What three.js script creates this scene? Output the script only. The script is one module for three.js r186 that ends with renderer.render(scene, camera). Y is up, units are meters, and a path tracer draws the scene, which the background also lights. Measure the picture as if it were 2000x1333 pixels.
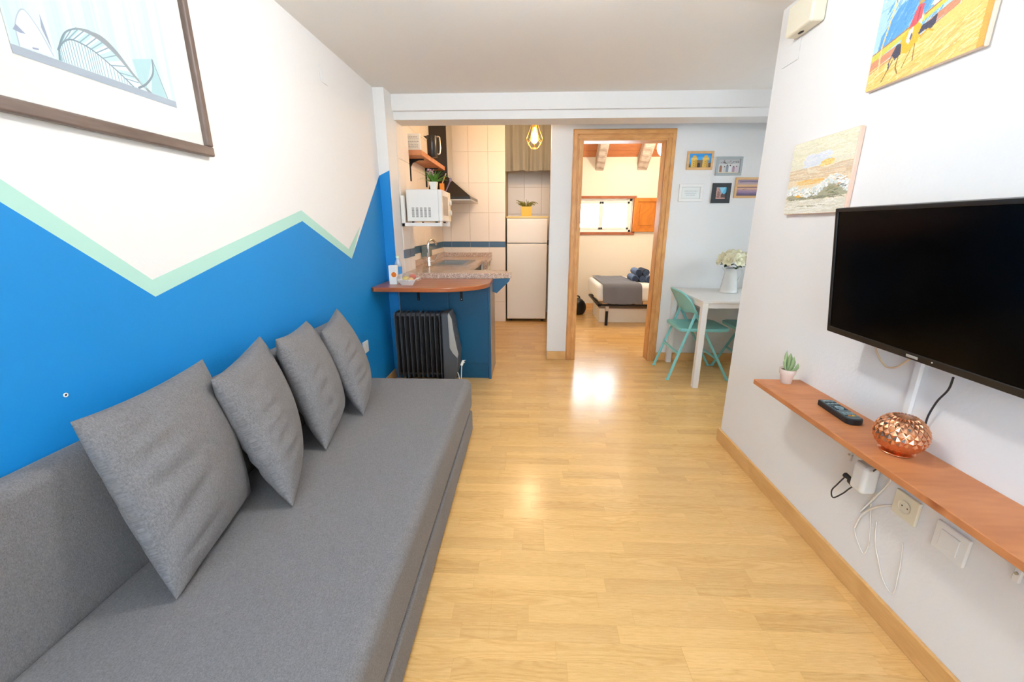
import * as THREE from 'three';
import { RoundedBoxGeometry } from 'three/addons/geometries/RoundedBoxGeometry.js';
import { mergeGeometries, toCreasedNormals } from 'three/addons/utils/BufferGeometryUtils.js';

const scene = new THREE.Scene();
const V3 = (x, y, z) => new THREE.Vector3(x, y, z);

// ---------------------------------------------------------------- camera, sky, exposure
const CAMH = 1.31, FOC = 802.35, PITCH = 15.6046 * Math.PI / 180, YAW = -2.2635 * Math.PI / 180;
const camera = new THREE.PerspectiveCamera(2 * Math.atan(666.5 / FOC) * 180 / Math.PI, 2000 / 1333, 0.02, 60);
camera.position.set(0, CAMH, 0);
camera.rotation.order = 'YXZ';
camera.rotation.set(-PITCH, -YAW, 0);
camera.updateMatrixWorld(true);
scene.background = new THREE.Color().setRGB(0.75, 0.885, 1.0);
scene.backgroundIntensity = 24.0;
const renderer = new THREE.WebGLRenderer({ antialias: true });
renderer.toneMapping = THREE.LinearToneMapping;
renderer.toneMappingExposure = 1.02;
renderer.shadowMap.enabled = true;
const LAMP = 3.0, PENDANT = 2.0, BEDLAMP = 3.1;

// photo pixel -> ray -> point on a plane that the thing touches
function ray(u, v) { return V3((u - 1000) / FOC, -(v - 666.5) / FOC, -1).applyQuaternion(camera.quaternion); }
function onX(u, v, x) { const d = ray(u, v); return d.multiplyScalar(x / d.x).add(camera.position); }
function onY(u, v, y) { const d = ray(u, v); return d.multiplyScalar((y - CAMH) / d.y).add(camera.position); }
function onZ(u, v, z) { const d = ray(u, v); return d.multiplyScalar(z / d.z).add(camera.position); }

// ---------------------------------------------------------------- helpers
let seedN = 7;
function rnd() { seedN = (seedN + 0x6d2b79f5) | 0; let t = Math.imul(seedN ^ (seedN >>> 15), 1 | seedN); t = (t + Math.imul(t ^ (t >>> 7), 61 | t)) ^ t; return ((t ^ (t >>> 14)) >>> 0) / 4294967296; }
const rr = (a, b) => a + (b - a) * rnd();
const taken = new Map();
function numbered(n) { const k = taken.get(n) || 0; taken.set(n, k + 1); return k ? n + '_' + String(k).padStart(3, '0') : n; }
function shade(o) { o.castShadow = true; o.receiveShadow = true; return o; }
function mesh(name, geo, mat, parent) {
  const g = Array.isArray(geo) ? merge(geo) : geo;
  const m = shade(new THREE.Mesh(g, mat)); m.name = name;
  if (parent) {
    let p = parent, off = V3(0, 0, 0);
    if (p.userData.origin) off = p.userData.origin;
    g.translate(-off.x, -off.y, -off.z);
    m.userData.origin = off;
    p.add(m);
  }
  return m;
}
function merge(list) { return mergeGeometries(list.map((g) => { const h = g.index ? g.toNonIndexed() : g.clone(); for (const k of Object.keys(h.attributes)) if (!['position', 'normal', 'uv'].includes(k)) h.deleteAttribute(k); if (!h.attributes.uv) h.setAttribute('uv', new THREE.BufferAttribute(new Float32Array(h.attributes.position.count * 2), 2)); return h; })); }
// a thing: group at its base; parts are given in world coordinates
function thing(name, label, category, pos = [0, 0, 0], group) {
  const o = new THREE.Group(); o.name = numbered(name); o.position.set(...pos);
  o.userData = { label, category }; if (group) o.userData.group = group;
  o.userData.origin = V3(...pos);
  scene.add(o); return o;
}
function solo(name, geo, mat, label, category, group) {
  const g = Array.isArray(geo) ? merge(geo) : geo;
  g.computeBoundingBox(); const b = g.boundingBox, c = V3((b.min.x + b.max.x) / 2, b.min.y, (b.min.z + b.max.z) / 2);
  g.translate(-c.x, -c.y, -c.z);
  const m = shade(new THREE.Mesh(g, mat)); m.name = numbered(name); m.position.copy(c);
  m.userData = { label, category }; if (group) m.userData.group = group;
  m.userData.origin = c;
  scene.add(m); return m;
}
function struct(name, geo, mat, label) {
  const m = mesh(name, geo, mat); m.userData.kind = 'structure'; m.userData.label = label; m.userData.category = name.split('_')[0]; scene.add(m); return m;
}
// uv in metres from the dominant normal
function metric(g, s = 1, swap = false) {
  if (g.index) g = g.toNonIndexed();
  const p = g.attributes.position, n = p.count, uv = new Float32Array(n * 2), a = V3(), b = V3(), c = V3();
  for (let i = 0; i < n; i += 3) {
    a.fromBufferAttribute(p, i); b.fromBufferAttribute(p, i + 1); c.fromBufferAttribute(p, i + 2);
    const q = b.clone().sub(a).cross(c.clone().sub(a)), ax = Math.abs(q.x), ay = Math.abs(q.y), az = Math.abs(q.z);
    [a, b, c].forEach((w, k) => {
      let U, W;
      if (ay >= ax && ay >= az) { U = w.x; W = w.z; } else if (ax >= az) { U = w.z; W = w.y; } else { U = w.x; W = w.y; }
      if (swap) [U, W] = [W, U];
      uv[(i + k) * 2] = U * s; uv[(i + k) * 2 + 1] = W * s;
    });
  }
  g.setAttribute('uv', new THREE.BufferAttribute(uv, 2)); return g;
}
const bx = (x0, x1, y0, y1, z0, z1) => new THREE.BoxGeometry(Math.abs(x1 - x0), Math.abs(y1 - y0), Math.abs(z1 - z0)).translate((x0 + x1) / 2, (y0 + y1) / 2, (z0 + z1) / 2);
const rb = (x0, x1, y0, y1, z0, z1, r = 0.006, seg = 3) => new RoundedBoxGeometry(Math.abs(x1 - x0), Math.abs(y1 - y0), Math.abs(z1 - z0), seg, r).translate((x0 + x1) / 2, (y0 + y1) / 2, (z0 + z1) / 2);
const tube = (pts, r, seg = 24, rad = 8, closed = false) => new THREE.TubeGeometry(new THREE.CatmullRomCurve3(pts, closed, 'centripetal'), seg, r, rad, closed);
function bar(a, b, r, rad = 10) { const d = b.clone().sub(a), g = new THREE.CylinderGeometry(r, r, d.length(), rad); g.applyQuaternion(new THREE.Quaternion().setFromUnitVectors(V3(0, 1, 0), d.clone().normalize())); const m = a.clone().add(b).multiplyScalar(0.5); return g.translate(m.x, m.y, m.z); }
const lathe = (pts, seg = 40) => new THREE.LatheGeometry(pts.map(([r, y]) => new THREE.Vector2(r, y)), seg);
// polygon (list of [a,b]) extruded; plane 'z' (a=x,b=y, depth to -z from z0), 'x' (a=z,b=y), 'y' (a=x,b=z)
function prism(pts, plane, from, to, holes = [], bevel = 0) {
  const mk = (P, C) => { const s = new C(); P.forEach(([a, b], i) => (i ? s.lineTo(a, b) : s.moveTo(a, b))); s.closePath(); return s; };
  const sh = mk(pts, THREE.Shape); holes.forEach((h) => sh.holes.push(mk(h, THREE.Path)));
  const d = Math.abs(to - from);
  const g = new THREE.ExtrudeGeometry(sh, { depth: d - 2 * bevel, bevelEnabled: bevel > 0, bevelSize: bevel, bevelThickness: bevel, bevelOffset: -bevel, bevelSegments: 2, curveSegments: 24 });
  g.translate(0, 0, bevel);
  const lo = Math.min(from, to);
  if (plane === 'z') g.translate(0, 0, lo);
  if (plane === 'x') { g.rotateY(Math.PI / 2); g.scale(1, 1, -1); flip(g); g.translate(lo, 0, 0); }
  if (plane === 'y') { g.rotateX(Math.PI / 2); g.scale(1, 1, 1); g.translate(0, lo + d, 0); }
  return g;
}
function flip(g) { // reverse winding after a mirror
  const p = g.attributes.position;
  if (g.index) { const ix = g.index; for (let i = 0; i < ix.count; i += 3) { const t = ix.getX(i); ix.setX(i, ix.getX(i + 2)); ix.setX(i + 2, t); } } else {
    for (const k of Object.keys(g.attributes)) { const at = g.attributes[k], s = at.itemSize; for (let i = 0; i < p.count; i += 3) for (let c = 0; c < s; c++) { const t = at.array[i * s + c]; at.array[i * s + c] = at.array[(i + 2) * s + c]; at.array[(i + 2) * s + c] = t; } }
  }
  g.computeVertexNormals(); return g;
}

// ---------------------------------------------------------------- textures
function canvas(w, h, draw) { const c = document.createElement('canvas'); c.width = w; c.height = h; const x = c.getContext('2d'); draw(x, w, h); return c; }
function ctex(c, srgb = true) { const t = new THREE.CanvasTexture(c); if (srgb) t.colorSpace = THREE.SRGBColorSpace; t.wrapS = t.wrapT = THREE.RepeatWrapping; t.magFilter = THREE.LinearFilter; return t; }
const css = (r, g, b, a = 1) => `rgba(${r | 0},${g | 0},${b | 0},${a})`;
// value noise
function vnoise(seed) {
  const h = (x, y) => { let n = Math.imul(x, 374761393) + Math.imul(y, 668265263) + Math.imul(seed, 974711); n = Math.imul(n ^ (n >>> 13), 1274126177); return ((n ^ (n >>> 16)) >>> 0) / 4294967296; };
  return (x, y, px = 1e9, py = 1e9) => { const xi = Math.floor(x), yi = Math.floor(y), fx = x - xi, fy = y - yi, sx = fx * fx * (3 - 2 * fx), sy = fy * fy * (3 - 2 * fy); const w = (a, m) => ((a % m) + m) % m; const a = h(w(xi, px), w(yi, py)), b = h(w(xi + 1, px), w(yi, py)), c = h(w(xi, px), w(yi + 1, py)), d = h(w(xi + 1, px), w(yi + 1, py)); return (a + (b - a) * sx) * (1 - sy) + (c + (d - c) * sx) * sy; };
}
function dataTex(w, h, fn, srgb = true) {
  const d = new Uint8Array(w * h * 4);
  for (let y = 0; y < h; y++) for (let x = 0; x < w; x++) { const c = fn(x, y), i = (y * w + x) * 4; d[i] = Math.max(0, Math.min(255, c[0])); d[i + 1] = Math.max(0, Math.min(255, c[1])); d[i + 2] = Math.max(0, Math.min(255, c[2])); d[i + 3] = 255; }
  const t = new THREE.DataTexture(d, w, h); if (srgb) t.colorSpace = THREE.SRGBColorSpace; t.wrapS = t.wrapT = THREE.RepeatWrapping; t.magFilter = THREE.LinearFilter; t.needsUpdate = true; return t;
}
// wood with the grain along u; base and dark are sRGB
function woodTex(base, dark, seed, { w = 1024, h = 256, rings = 9, strength = 1, knots = 0 } = {}) {
  const n1 = vnoise(seed), n2 = vnoise(seed + 5), n3 = vnoise(seed + 9);
  const K = []; let s0 = seedN; seedN = seed * 77 + 3; for (let i = 0; i < knots; i++) K.push([rr(0.1, 0.9) * w, rr(0.2, 0.8) * h, rr(10, 20)]); seedN = s0;
  return dataTex(w, h, (x, y) => {
    const u = x / w, v = y / h;
    let yy = v * rings + 1.6 * n1(u * 4, v * 2, 4, 2) + 0.4 * n1(u * 12, v * 6, 12, 6);
    let kd = 0; for (const [kx, ky, kr] of K) { const dx = (x - kx) / 2.2, dy = y - ky, r = Math.hypot(dx, dy) / kr; yy += 1.4 * Math.exp(-r * r / 3) * (dy > 0 ? 1 : -1); kd = Math.max(kd, 1 - r); }
    const ring = 0.5 + 0.5 * Math.sin(yy * 6.283);
    const fine = n2(u * 24, v * 128, 24, 128), big = n3(u * 3, v * 3, 3, 3);
    let t = (0.30 * ring * ring + 0.34 * fine + 0.30 * big) * strength; if (kd > 0) t = Math.min(1.4, t + kd * 1.1);
    return [0, 1, 2].map((k) => base[k] + (dark[k] - base[k]) * t);
  });
}

// ---------------------------------------------------------------- materials
const M = {};
function std(name, color, rough, extra = {}) { const m = new THREE.MeshPhysicalMaterial({ roughness: rough, ...extra }); if (color !== null) m.color = new THREE.Color(color); m.name = name; M[name] = m; return m; }
const plasterBump = (() => { const a = vnoise(3), b = vnoise(4); return dataTex(512, 512, (x, y) => { const v = 128 + 70 * (a(x / 16, y / 16, 32, 32) - 0.5) + 60 * (b(x / 5, y / 5, 512 / 5 | 0, 512 / 5 | 0) - 0.5); return [v, v, v]; }, false); })();
std('white_paint', '#ecebe9', 0.75, { bumpMap: plasterBump, bumpScale: 0.0012 });
std('ceiling_paint', '#f1efeb', 0.85, { bumpMap: plasterBump, bumpScale: 0.0008 });
std('cream_paint', '#ebe2d2', 0.8, { bumpMap: plasterBump, bumpScale: 0.001 });
std('blue_paint', '#0083ca', 0.62, { bumpMap: plasterBump, bumpScale: 0.0009 });
std('mint_paint', '#b2dccf', 0.7);
std('white_gloss', '#f1f0ec', 0.35);
std('white_plastic', '#eeeeea', 0.42);
std('cream_plastic', '#e9e2cb', 0.45);
std('black_plastic', '#101011', 0.38);
std('dark_plastic', '#1c1d1f', 0.5);
std('fin_grey', '#4a4c50', 0.45);
std('grey_plastic', '#4d5055', 0.5);
std('silver_plastic', '#b7b5b0', 0.35, { metalness: 0.3 });
std('screen', '#030303', 0.16, { specularIntensity: 0.3 });
std('chrome', '#d8d8d8', 0.14, { metalness: 1 });
std('steel', '#b9b8b5', 0.3, { metalness: 1 });
std('black_metal', '#111114', 0.4, { metalness: 0.4 });
std('teal_lacquer', '#86cdcc', 0.42);
std('blue_lacquer', '#054f73', 0.4);
std('brass', '#d9a24a', 0.3, { metalness: 1 });
std('copper', '#e6a780', 0.27, { metalness: 1 });
std('terracotta', '#e3cfc0', 0.8);
std('soil', '#6a5038', 0.95);
std('leaf', '#5f9a35', 0.55);
std('leaf_dark', '#2f5a34', 0.6);
std('succulent', '#93a878', 0.6);
std('petal', '#f5f2d2', 0.75);
std('ceramic', '#eceeea', 0.25, { clearcoat: 0.5 });
std('yellow_pot', '#efc24a', 0.45);
std('tile', '#efe7de', 0.28);
std('grout', '#d6cabb', 0.9);
std('blue_tile', '#3d5f7d', 0.3);
std('hood_black', '#221f1e', 0.28);
std('grey_curtain', '#8d8a80', 0.95);
std('white_sheet', '#eef0f0', 0.9);
std('blanket', '#6d6e74', 0.98);
std('towel', '#5a6f90', 0.98);
std('towel_dark', '#2b3346', 0.98);
std('orange_plastic', '#f08a1c', 0.5);
std('purple_plastic', '#8b7a8d', 0.5);
std('glass', '#ffffff', 0.02, { transmission: 1, thickness: 0 });
std('clear_plastic', '#e6f0f8', 0.12, { transmission: 0.6, thickness: 0 });
std('film', '#ffffff', 0.05, { transmission: 0.93, thickness: 0 });
std('water_label', '#3d93d6', 0.5);
std('paper', '#f2f2ee', 0.85);
std('orange_print', '#e87a1e', 0.7);
std('bread', '#d8a85e', 0.85);
std('fruit_red', '#c55236', 0.5);
std('fruit_yellow', '#dfc45a', 0.5);
std('cable_white', '#e9e4da', 0.6);
std('cable_black', '#2a2a2d', 0.5);
std('outside_wall', '#d9d2c6', 0.9);
M.opal = new THREE.MeshPhysicalMaterial({ name: 'opal', color: 0xffffff, roughness: 0.4, emissive: new THREE.Color(1, 0.96, 0.9), emissiveIntensity: 3 });
M.bulb = new THREE.MeshPhysicalMaterial({ name: 'bulb', color: 0xffffff, roughness: 0.3, emissive: new THREE.Color(1, 0.84, 0.55), emissiveIntensity: 9 });
M.opal_warm = new THREE.MeshPhysicalMaterial({ name: 'opal_warm', color: 0xffffff, roughness: 0.4, emissive: new THREE.Color(1, 0.86, 0.62), emissiveIntensity: 4 });

// fabrics: heather grey weave, 0.4 m a tile
const heather = (() => { const a = vnoise(11), b = vnoise(12), c = vnoise(13); return dataTex(1024, 1024, (x, y) => { const s = a(x / 2.4, y / 9, 426, 113) * 0.6 + b(x / 7, y / 2, 146, 512) * 0.5 + c(x / 40, y / 40, 26, 26) * 0.06 - 0.62; return [119 + 36 * s, 116 + 36 * s, 116 + 36 * s]; }); })();
const heatherBump = (() => { const a = vnoise(14); return dataTex(512, 512, (x, y) => { const v = 128 + 110 * (a(x / 2, y / 2, 256, 256) - 0.5); return [v, v, v]; }, false); })();
std('sofa_fabric', null, 0.95, { map: heather, bumpMap: heatherBump, bumpScale: 0.001, sheen: 0.25, sheenRoughness: 0.6, sheenColor: new THREE.Color(0.5, 0.5, 0.52) });
const shelfWood = woodTex([208, 138, 88], [164, 96, 54], 21, { strength: 0.85, knots: 2, rings: 6 });
std('shelf_wood', null, 0.42, { map: shelfWood });
std('bar_wood', null, 0.3, { map: woodTex([190, 108, 56], [138, 68, 30], 22, { strength: 0.9 }), clearcoat: 0.4, clearcoatRoughness: 0.2 });
std('oak_frame', null, 0.42, { map: woodTex([224, 166, 100], [184, 120, 62], 23, { strength: 0.8, rings: 5 }) });
std('baseboard_wood', null, 0.45, { map: woodTex([230, 182, 118], [200, 146, 84], 24, { strength: 0.8, rings: 4 }) });
std('roof_wood', null, 0.6, { map: woodTex([206, 136, 90], [166, 96, 56], 25, { strength: 0.8, rings: 6 }) });
std('old_beam', null, 0.85, { map: woodTex([230, 222, 212], [150, 128, 112], 26, { strength: 1.2, rings: 7, knots: 3 }) });
std('shutter_wood', null, 0.4, { map: woodTex([214, 134, 34], [168, 90, 16], 27, { strength: 0.8, rings: 6 }) });
std('window_wood', null, 0.5, { map: woodTex([178, 104, 62], [130, 68, 38], 28, { strength: 0.8, rings: 5 }) });
std('light_wood', null, 0.5, { map: woodTex([226, 184, 130], [190, 142, 90], 29, { strength: 0.7 }) });
const granite = (() => { const a = vnoise(31), b = vnoise(32), c = vnoise(33); return dataTex(512, 512, (x, y) => { const s = a(x / 3.2, y / 3.2, 160, 160), t = b(x / 8, y / 8, 64, 64), q = c(x / 2, y / 2, 256, 256); let r = [202, 178, 160]; if (s > 0.66) r = [160, 128, 112]; else if (t > 0.66) r = [220, 202, 186]; if (q > 0.86) r = [112, 90, 80]; return r; }); })();
std('granite', null, 0.22, { map: granite, clearcoat: 0.3 });
// laminate boards: three printed strips across, staggered lengths
function boardTex(seed) {
  const W = 2048, H = 312, n1 = vnoise(seed), n2 = vnoise(seed + 1), n3 = vnoise(seed + 2), n4 = vnoise(seed + 3);
  const cuts = [], s0 = seedN; seedN = seed * 131 + 7;
  for (let k = 0; k < 3; k++) { const c = [0]; let p = rr(0.12, 0.4); while (p < 0.93) { c.push(p); p += rr(0.24, 0.42); } cuts.push(c.map((q) => [q, rr(-1, 1), rr(0, 90), rnd() < 0.4])); }
  seedN = s0;
  return dataTex(W, H, (x, y) => {
    const u = x / W, v = y / H, k = Math.min(2, Math.floor(v * 3)), f = v * 3 - k;
    let seg = cuts[k][0]; for (const c of cuts[k]) if (u >= c[0]) seg = c;
    const off = seg[2];
    const yy = f * (seg[3] ? 3 : 6) + 1.7 * n1(u * 7 + off, f * 1.5 + off) + (seg[3] ? 2.2 * Math.pow(Math.abs(f - 0.5) * 2, 2) * Math.sin(u * 13 + off) : 0);
    const ring = 0.5 + 0.5 * Math.sin(yy * 6.283);
    const fine = n2(u * 60 + off, f * 30), fleck = n4(u * 330, f * 60 + off) > 0.8 ? 0.18 : 0;
    const t = (seg[3] ? 0.22 : 0.07) * ring * ring + 0.26 * fine + fleck * 0.7 + 0.22 * n3(u * 5, f * 2 + off);
    const edge = (Math.min(f, 1 - f) < 0.012) ? 0.10 : 0;
    const cut = cuts[k].some((c) => Math.abs(u - c[0]) < 0.0009) ? 0.12 : 0;
    const tone = seg[1] * 7, d = t + edge + cut;
    return [232 + tone - 34 * d, 190 + tone * 0.9 - 42 * d, 127 + tone * 0.6 - 46 * d];
  });
}
const BOARDS = [41, 52, 63, 74, 85, 96].map((s, i) => std('laminate_' + 'abcdef'[i], null, 0.22, { map: boardTex(s) }));

// ================================================================ THE SETTING
const CEIL = 2.315, XL = -1.185, XR = 1.22, ZDOOR = -4.02, ZBACK = -5.72, ZBED = -6.8, ZNEAR = 1.5, XN = 2.75, KC = 2.66;
// floor: slab with laminate boards running across the room
const floor = struct('floor', bx(XL - 0.15, 3.15, -0.2, -0.009, ZBED - 0.2, ZNEAR + 0.15), std('underlay', '#8a7a66', 0.9), 'light beech laminate floor running through living room, kitchen and bedroom');
{
  const BW = 0.195, BL = 1.285, variants = [];
  const make = (len, u0, flipU) => { const g = new THREE.BoxGeometry(len, 0.009, BW - 0.0004); const uv = g.attributes.uv, p = g.attributes.position; for (let i = 0; i < uv.count; i++) { const a = u0 + (p.getX(i) + len / 2) / BL, b = 0.002 + 0.996 * (p.getZ(i) + BW / 2) / BW; uv.setXY(i, flipU ? 1 - a : a, b); } return g; };
  const full = [make(BL - 0.0003, 0, false), make(BL - 0.0003, 0, true)];
  let row = 0;
  for (let z = ZNEAR - BW / 2; z > ZBED - BW / 2; z -= BW, row++) {
    let x = XL - 0.02 - [0, 0.43, 0.86, 0.2, 0.63][row % 5];
    for (; x < 2.78; x += BL) {
      let a = Math.max(x, XL), b = Math.min(x + BL, 2.78); if (b - a < 0.03) continue;
      const isFull = b - a > BL - 0.01;
      const g = isFull ? full[(rnd() * 2) | 0] : make(b - a - 0.0003, (a - x) / BL, rnd() < 0.5);
      const m = shade(new THREE.Mesh(g, BOARDS[(rnd() * BOARDS.length) | 0])); m.name = 'plank'; m.position.set((a + b) / 2, -0.0045, z); floor.add(m);
    }
  }
}
// left wall of the living room with the painted zigzag
const wallLeft = struct('wall_left', metric(bx(XL - 0.15, XL, 0, CEIL + 0.1, -3.43, ZNEAR + 0.15), 1.5), M.white_paint, 'white plaster wall with blue zigzag paint behind the sofa');
{
  const P = (u, v) => { const p = onX(u, v, XL); return [p.z, p.y]; };
  const zend = -3.429;
  const b0 = P(0, 395), b1 = P(303, 580), b2 = P(590, 432), b3 = P(687, 506), b4 = P(735, 360);
  const m0 = P(0, 350), m1 = P(297, 547), m2 = P(588, 411), m3 = P(681, 487), m4 = P(703, 443);
  const ext = (a, b, z) => [z, a[1] + (b[1] - a[1]) * (z - a[0]) / (b[0] - a[0])];
  const zn = 0.9, bN = ext(b1, b0, -0.35), mN = ext(m1, m0, -0.35);
  const yCut = b4[1] + (b4[1] - b3[1]) * (zend - b4[0]) / (b4[0] - b3[0]);
  const low = [[zn, 0.0], [zn, bN[1]], bN, b1, b2, b3, [zend, yCut], [zend, 0.0]];
  const mid = [[zn, bN[1]], [zn, mN[1]], mN, m1, m2, m3, m4, b3, b2, b1, bN];
  mesh('blue_paint', metric(prism(low, 'x', XL, XL + 0.0012), 1.5), M.blue_paint, wallLeft);
  mesh('mint_stripe', prism(mid, 'x', XL, XL + 0.0012), M.mint_paint, wallLeft);
  // pilaster and thick kitchen side wall, blue on its front face
  const pil = struct('wall_pilaster', metric(bx(XL - 0.15, -1.1, 0, KC, -4.0, -3.43), 1.5), M.white_paint, 'white wall end beside the kitchen bar, blue paint on its lower part');
  const q = onZ(763, 333, -3.43);
  mesh('blue_paint', prism([[XL, 0], [-1.1, 0], [-1.1, q.y], [XL, yCut]], 'z', -3.43, -3.4288), M.blue_paint, pil);
}
// right wall with the television
const wallRight = struct('wall_right', metric(bx(XR, XR + 0.12, 0, CEIL + 0.1, -2.39, ZNEAR + 0.15), 1.5), M.white_paint, 'white plaster wall that carries the television and the wooden shelf');
struct('wall_nook_near', metric(bx(XR + 0.12, XN + 0.15, 0, CEIL + 0.1, -2.39, -2.27), 1.5), M.white_paint, 'white wall closing the dining nook behind the television wall');
const rect = (a, b, c, d) => [[a, c], [b, c], [b, d], [a, d]];
struct('wall_nook_right', metric(prism(rect(-4.14, -2.27, 0, KC), 'x', XN, XN + 0.15, [rect(-3.35, -2.75, 1.1, 1.85)]), 1.5), M.white_paint, 'white wall of the dining nook with a window in it');
struct('wall_behind', metric(prism(rect(XL - 0.15, XR + 0.12, 0, CEIL + 0.1), 'z', ZNEAR, ZNEAR + 0.15, [rect(-0.6, 0.7, 0.95, 2.05)]), 1.5), M.white_paint, 'white wall opposite the kitchen with a window');
struct('ceiling', metric(bx(XL - 0.15, XN + 0.15, CEIL, CEIL + 0.12, -3.6, ZNEAR + 0.15), 1.2), M.ceiling_paint, 'flat white plaster ceiling of the living room');
struct('ceiling_beam', [metric(bx(-1.1, XN, 2.197, KC, -3.84, -3.6)), metric(bx(-1.1, XN, 2.137, 2.197, -3.84, -3.635))], M.white_paint, 'white plastered ceiling beam with a ledge between living room and kitchen');
struct('ceiling_kitchen', metric(bx(XL - 0.15, XN + 0.15, KC, KC + 0.12, -6.5, -3.7)), M.ceiling_paint, 'higher white ceiling over the kitchen');
// wall with the bedroom door
const wallDoor = struct('wall_door', metric(prism([[0.195, 0], [0.44, 0], [0.44, 2.085], [1.25, 2.085], [1.25, 0], [XN, 0], [XN, 3.5], [0.195, 3.5]], 'z', -4.14, ZDOOR), 1.5), M.white_paint, 'white wall with the bedroom door and a group of small pictures');
struct('wall_partition', metric(bx(0.30, 0.40, 0, 3.5, -6.95, -4.14)), M.cream_paint, 'wall between kitchen and bedroom');
// kitchen walls
const kl = struct('wall_kitchen_left', bx(XL - 0.15, -1.171, 0, KC, -5.9, -4.0), M.grout, 'white tiled kitchen wall on the sink side');
const kb = struct('wall_kitchen_back', bx(XL - 0.15, -0.315, 0, KC, -5.9, ZBACK - 0.006), M.grout, 'white tiled back wall of the kitchen with a blue border');
const kn = struct('wall_niche', [bx(-0.33, 0.30, 0, KC, -6.5, -6.40), bx(-0.345, -0.315, 0, KC, -6.4, -5.9)], M.grout, 'tiled niche behind the fridge');
{
  const TH = 0.375, TWd = 0.256, g = 0.0028, B0 = 1.035, B1 = 1.11;
  const rowsY = []; for (let y = B1; y < KC; y += TH) rowsY.push([y, Math.min(y + TH, KC), M.tile]);
  for (let y = B0; y > 0; y -= TH) rowsY.push([Math.max(0, y - TH), y, M.tile]);
  rowsY.push([B0, B1, M.blue_tile]);
  const lay = (parent, a0, a1, face, axis, step0) => {
    for (const [y0, y1, mat] of rowsY) for (let a = step0; a < a1; a += TWd) {
      const p = Math.max(a, a0), q = Math.min(a + TWd, a1); if (q - p < 0.012 || y1 - y0 < 0.012) continue;
      const geo = axis === 'z' ? rb(p + g / 2, q - g / 2, y0 + g / 2, y1 - g / 2, face - 0.007, face, 0.0018, 1) : rb(face - 0.007, face, y0 + g / 2, y1 - g / 2, p + g / 2, q - g / 2, 0.0018, 1);
      mesh(mat === M.blue_tile ? 'border_tile' : 'tile', geo, mat, parent);
    }
  };
  lay(kb, -1.165, -0.315, ZBACK, 'z', -1.165 - 0.14);
  lay(kl, ZBACK, -4.0, -1.165, 'x', ZBACK - 0.05);
  lay(kn, -0.315, 0.30, -6.393, 'z', -0.33);
  const pil = scene.getObjectByName('wall_pilaster');
  lay(pil, -4.0, -3.66, -1.0935, 'x', -4.0 - 0.1);
}
// bedroom shell
const wb = struct('wall_bedroom_back', metric(prism(rect(0.3, XN + 0.15, 0, 2.45), 'z', ZBED - 0.25, ZBED, [rect(0.66, 1.615, 1.222, 1.725)]), 1.5), M.cream_paint, 'cream bedroom wall with a small window');
struct('wall_bedroom_right', metric(bx(XN, XN + 0.15, 0, 3.5, -6.95, -4.14)), M.cream_paint, 'cream side wall of the bedroom');
struct('ceiling_bedroom', metric(bx(0.2, XN + 0.15, 3.35, 3.45, -5.6, -4.0)), M.cream_paint, 'upper ceiling of the bedroom');
{
  // pitched roof of orange boards rising towards the door wall
  const S = 0.78, y0 = 2.30, roof = struct('ceiling_roof', prism([[-6.95, y0 + 0.05 - 0.15 * S], [-5.4, y0 + 0.05 + 1.4 * S], [-5.4, y0 + 0.12 + 1.4 * S], [-6.95, y0 + 0.12 - 0.15 * S]], 'x', 0.3, XN + 0.1), M.white_paint, 'sloping wooden bedroom ceiling of orange boards');
  const ang = Math.atan(S), L = Math.hypot(1, S);
  for (let k = 0; k < 14; k++) { const w = 0.135, g = metric(new THREE.BoxGeometry(2.4, 0.02, w - 0.004), 0.8); g.rotateX(-ang * -1 * -1); const d = (k + 0.5) * w; g.translate(1.55, y0 + 0.02 + d * S / L, -6.82 + d / L); mesh('board', g, M.roof_wood, roof); }
  const beam = (px0, px1) => {
    const a = onZ(px0, 338, ZBED), b = onZ(px1, 338, ZBED), w = b.x - a.x, h = 0.19;
    const g = metric(new RoundedBoxGeometry(w, h, 2.0, 3, 0.02), 1.2); const p = g.attributes.position, n = vnoise(60 + px0);
    for (let i = 0; i < p.count; i++) { const q = n(p.getZ(i) * 6 + 3, p.getY(i) * 5 + p.getX(i) * 5) - 0.5; p.setX(i, p.getX(i) + q * 0.02); p.setY(i, p.getY(i) + q * 0.02); }
    g.computeVertexNormals(); g.rotateX(-ang); g.translate((a.x + b.x) / 2, y0 - 0.1 + 0.5 * S + 0.02, -6.85 + 0.5);
    return solo('roof_beam', g, M.old_beam, px0 < 1200 ? 'whitewashed old roof beam above the bedroom window' : 'whitewashed old roof beam above the open wooden shutter', 'beam');
  };
  beam(1163, 1180); beam(1244, 1264);
}
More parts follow.
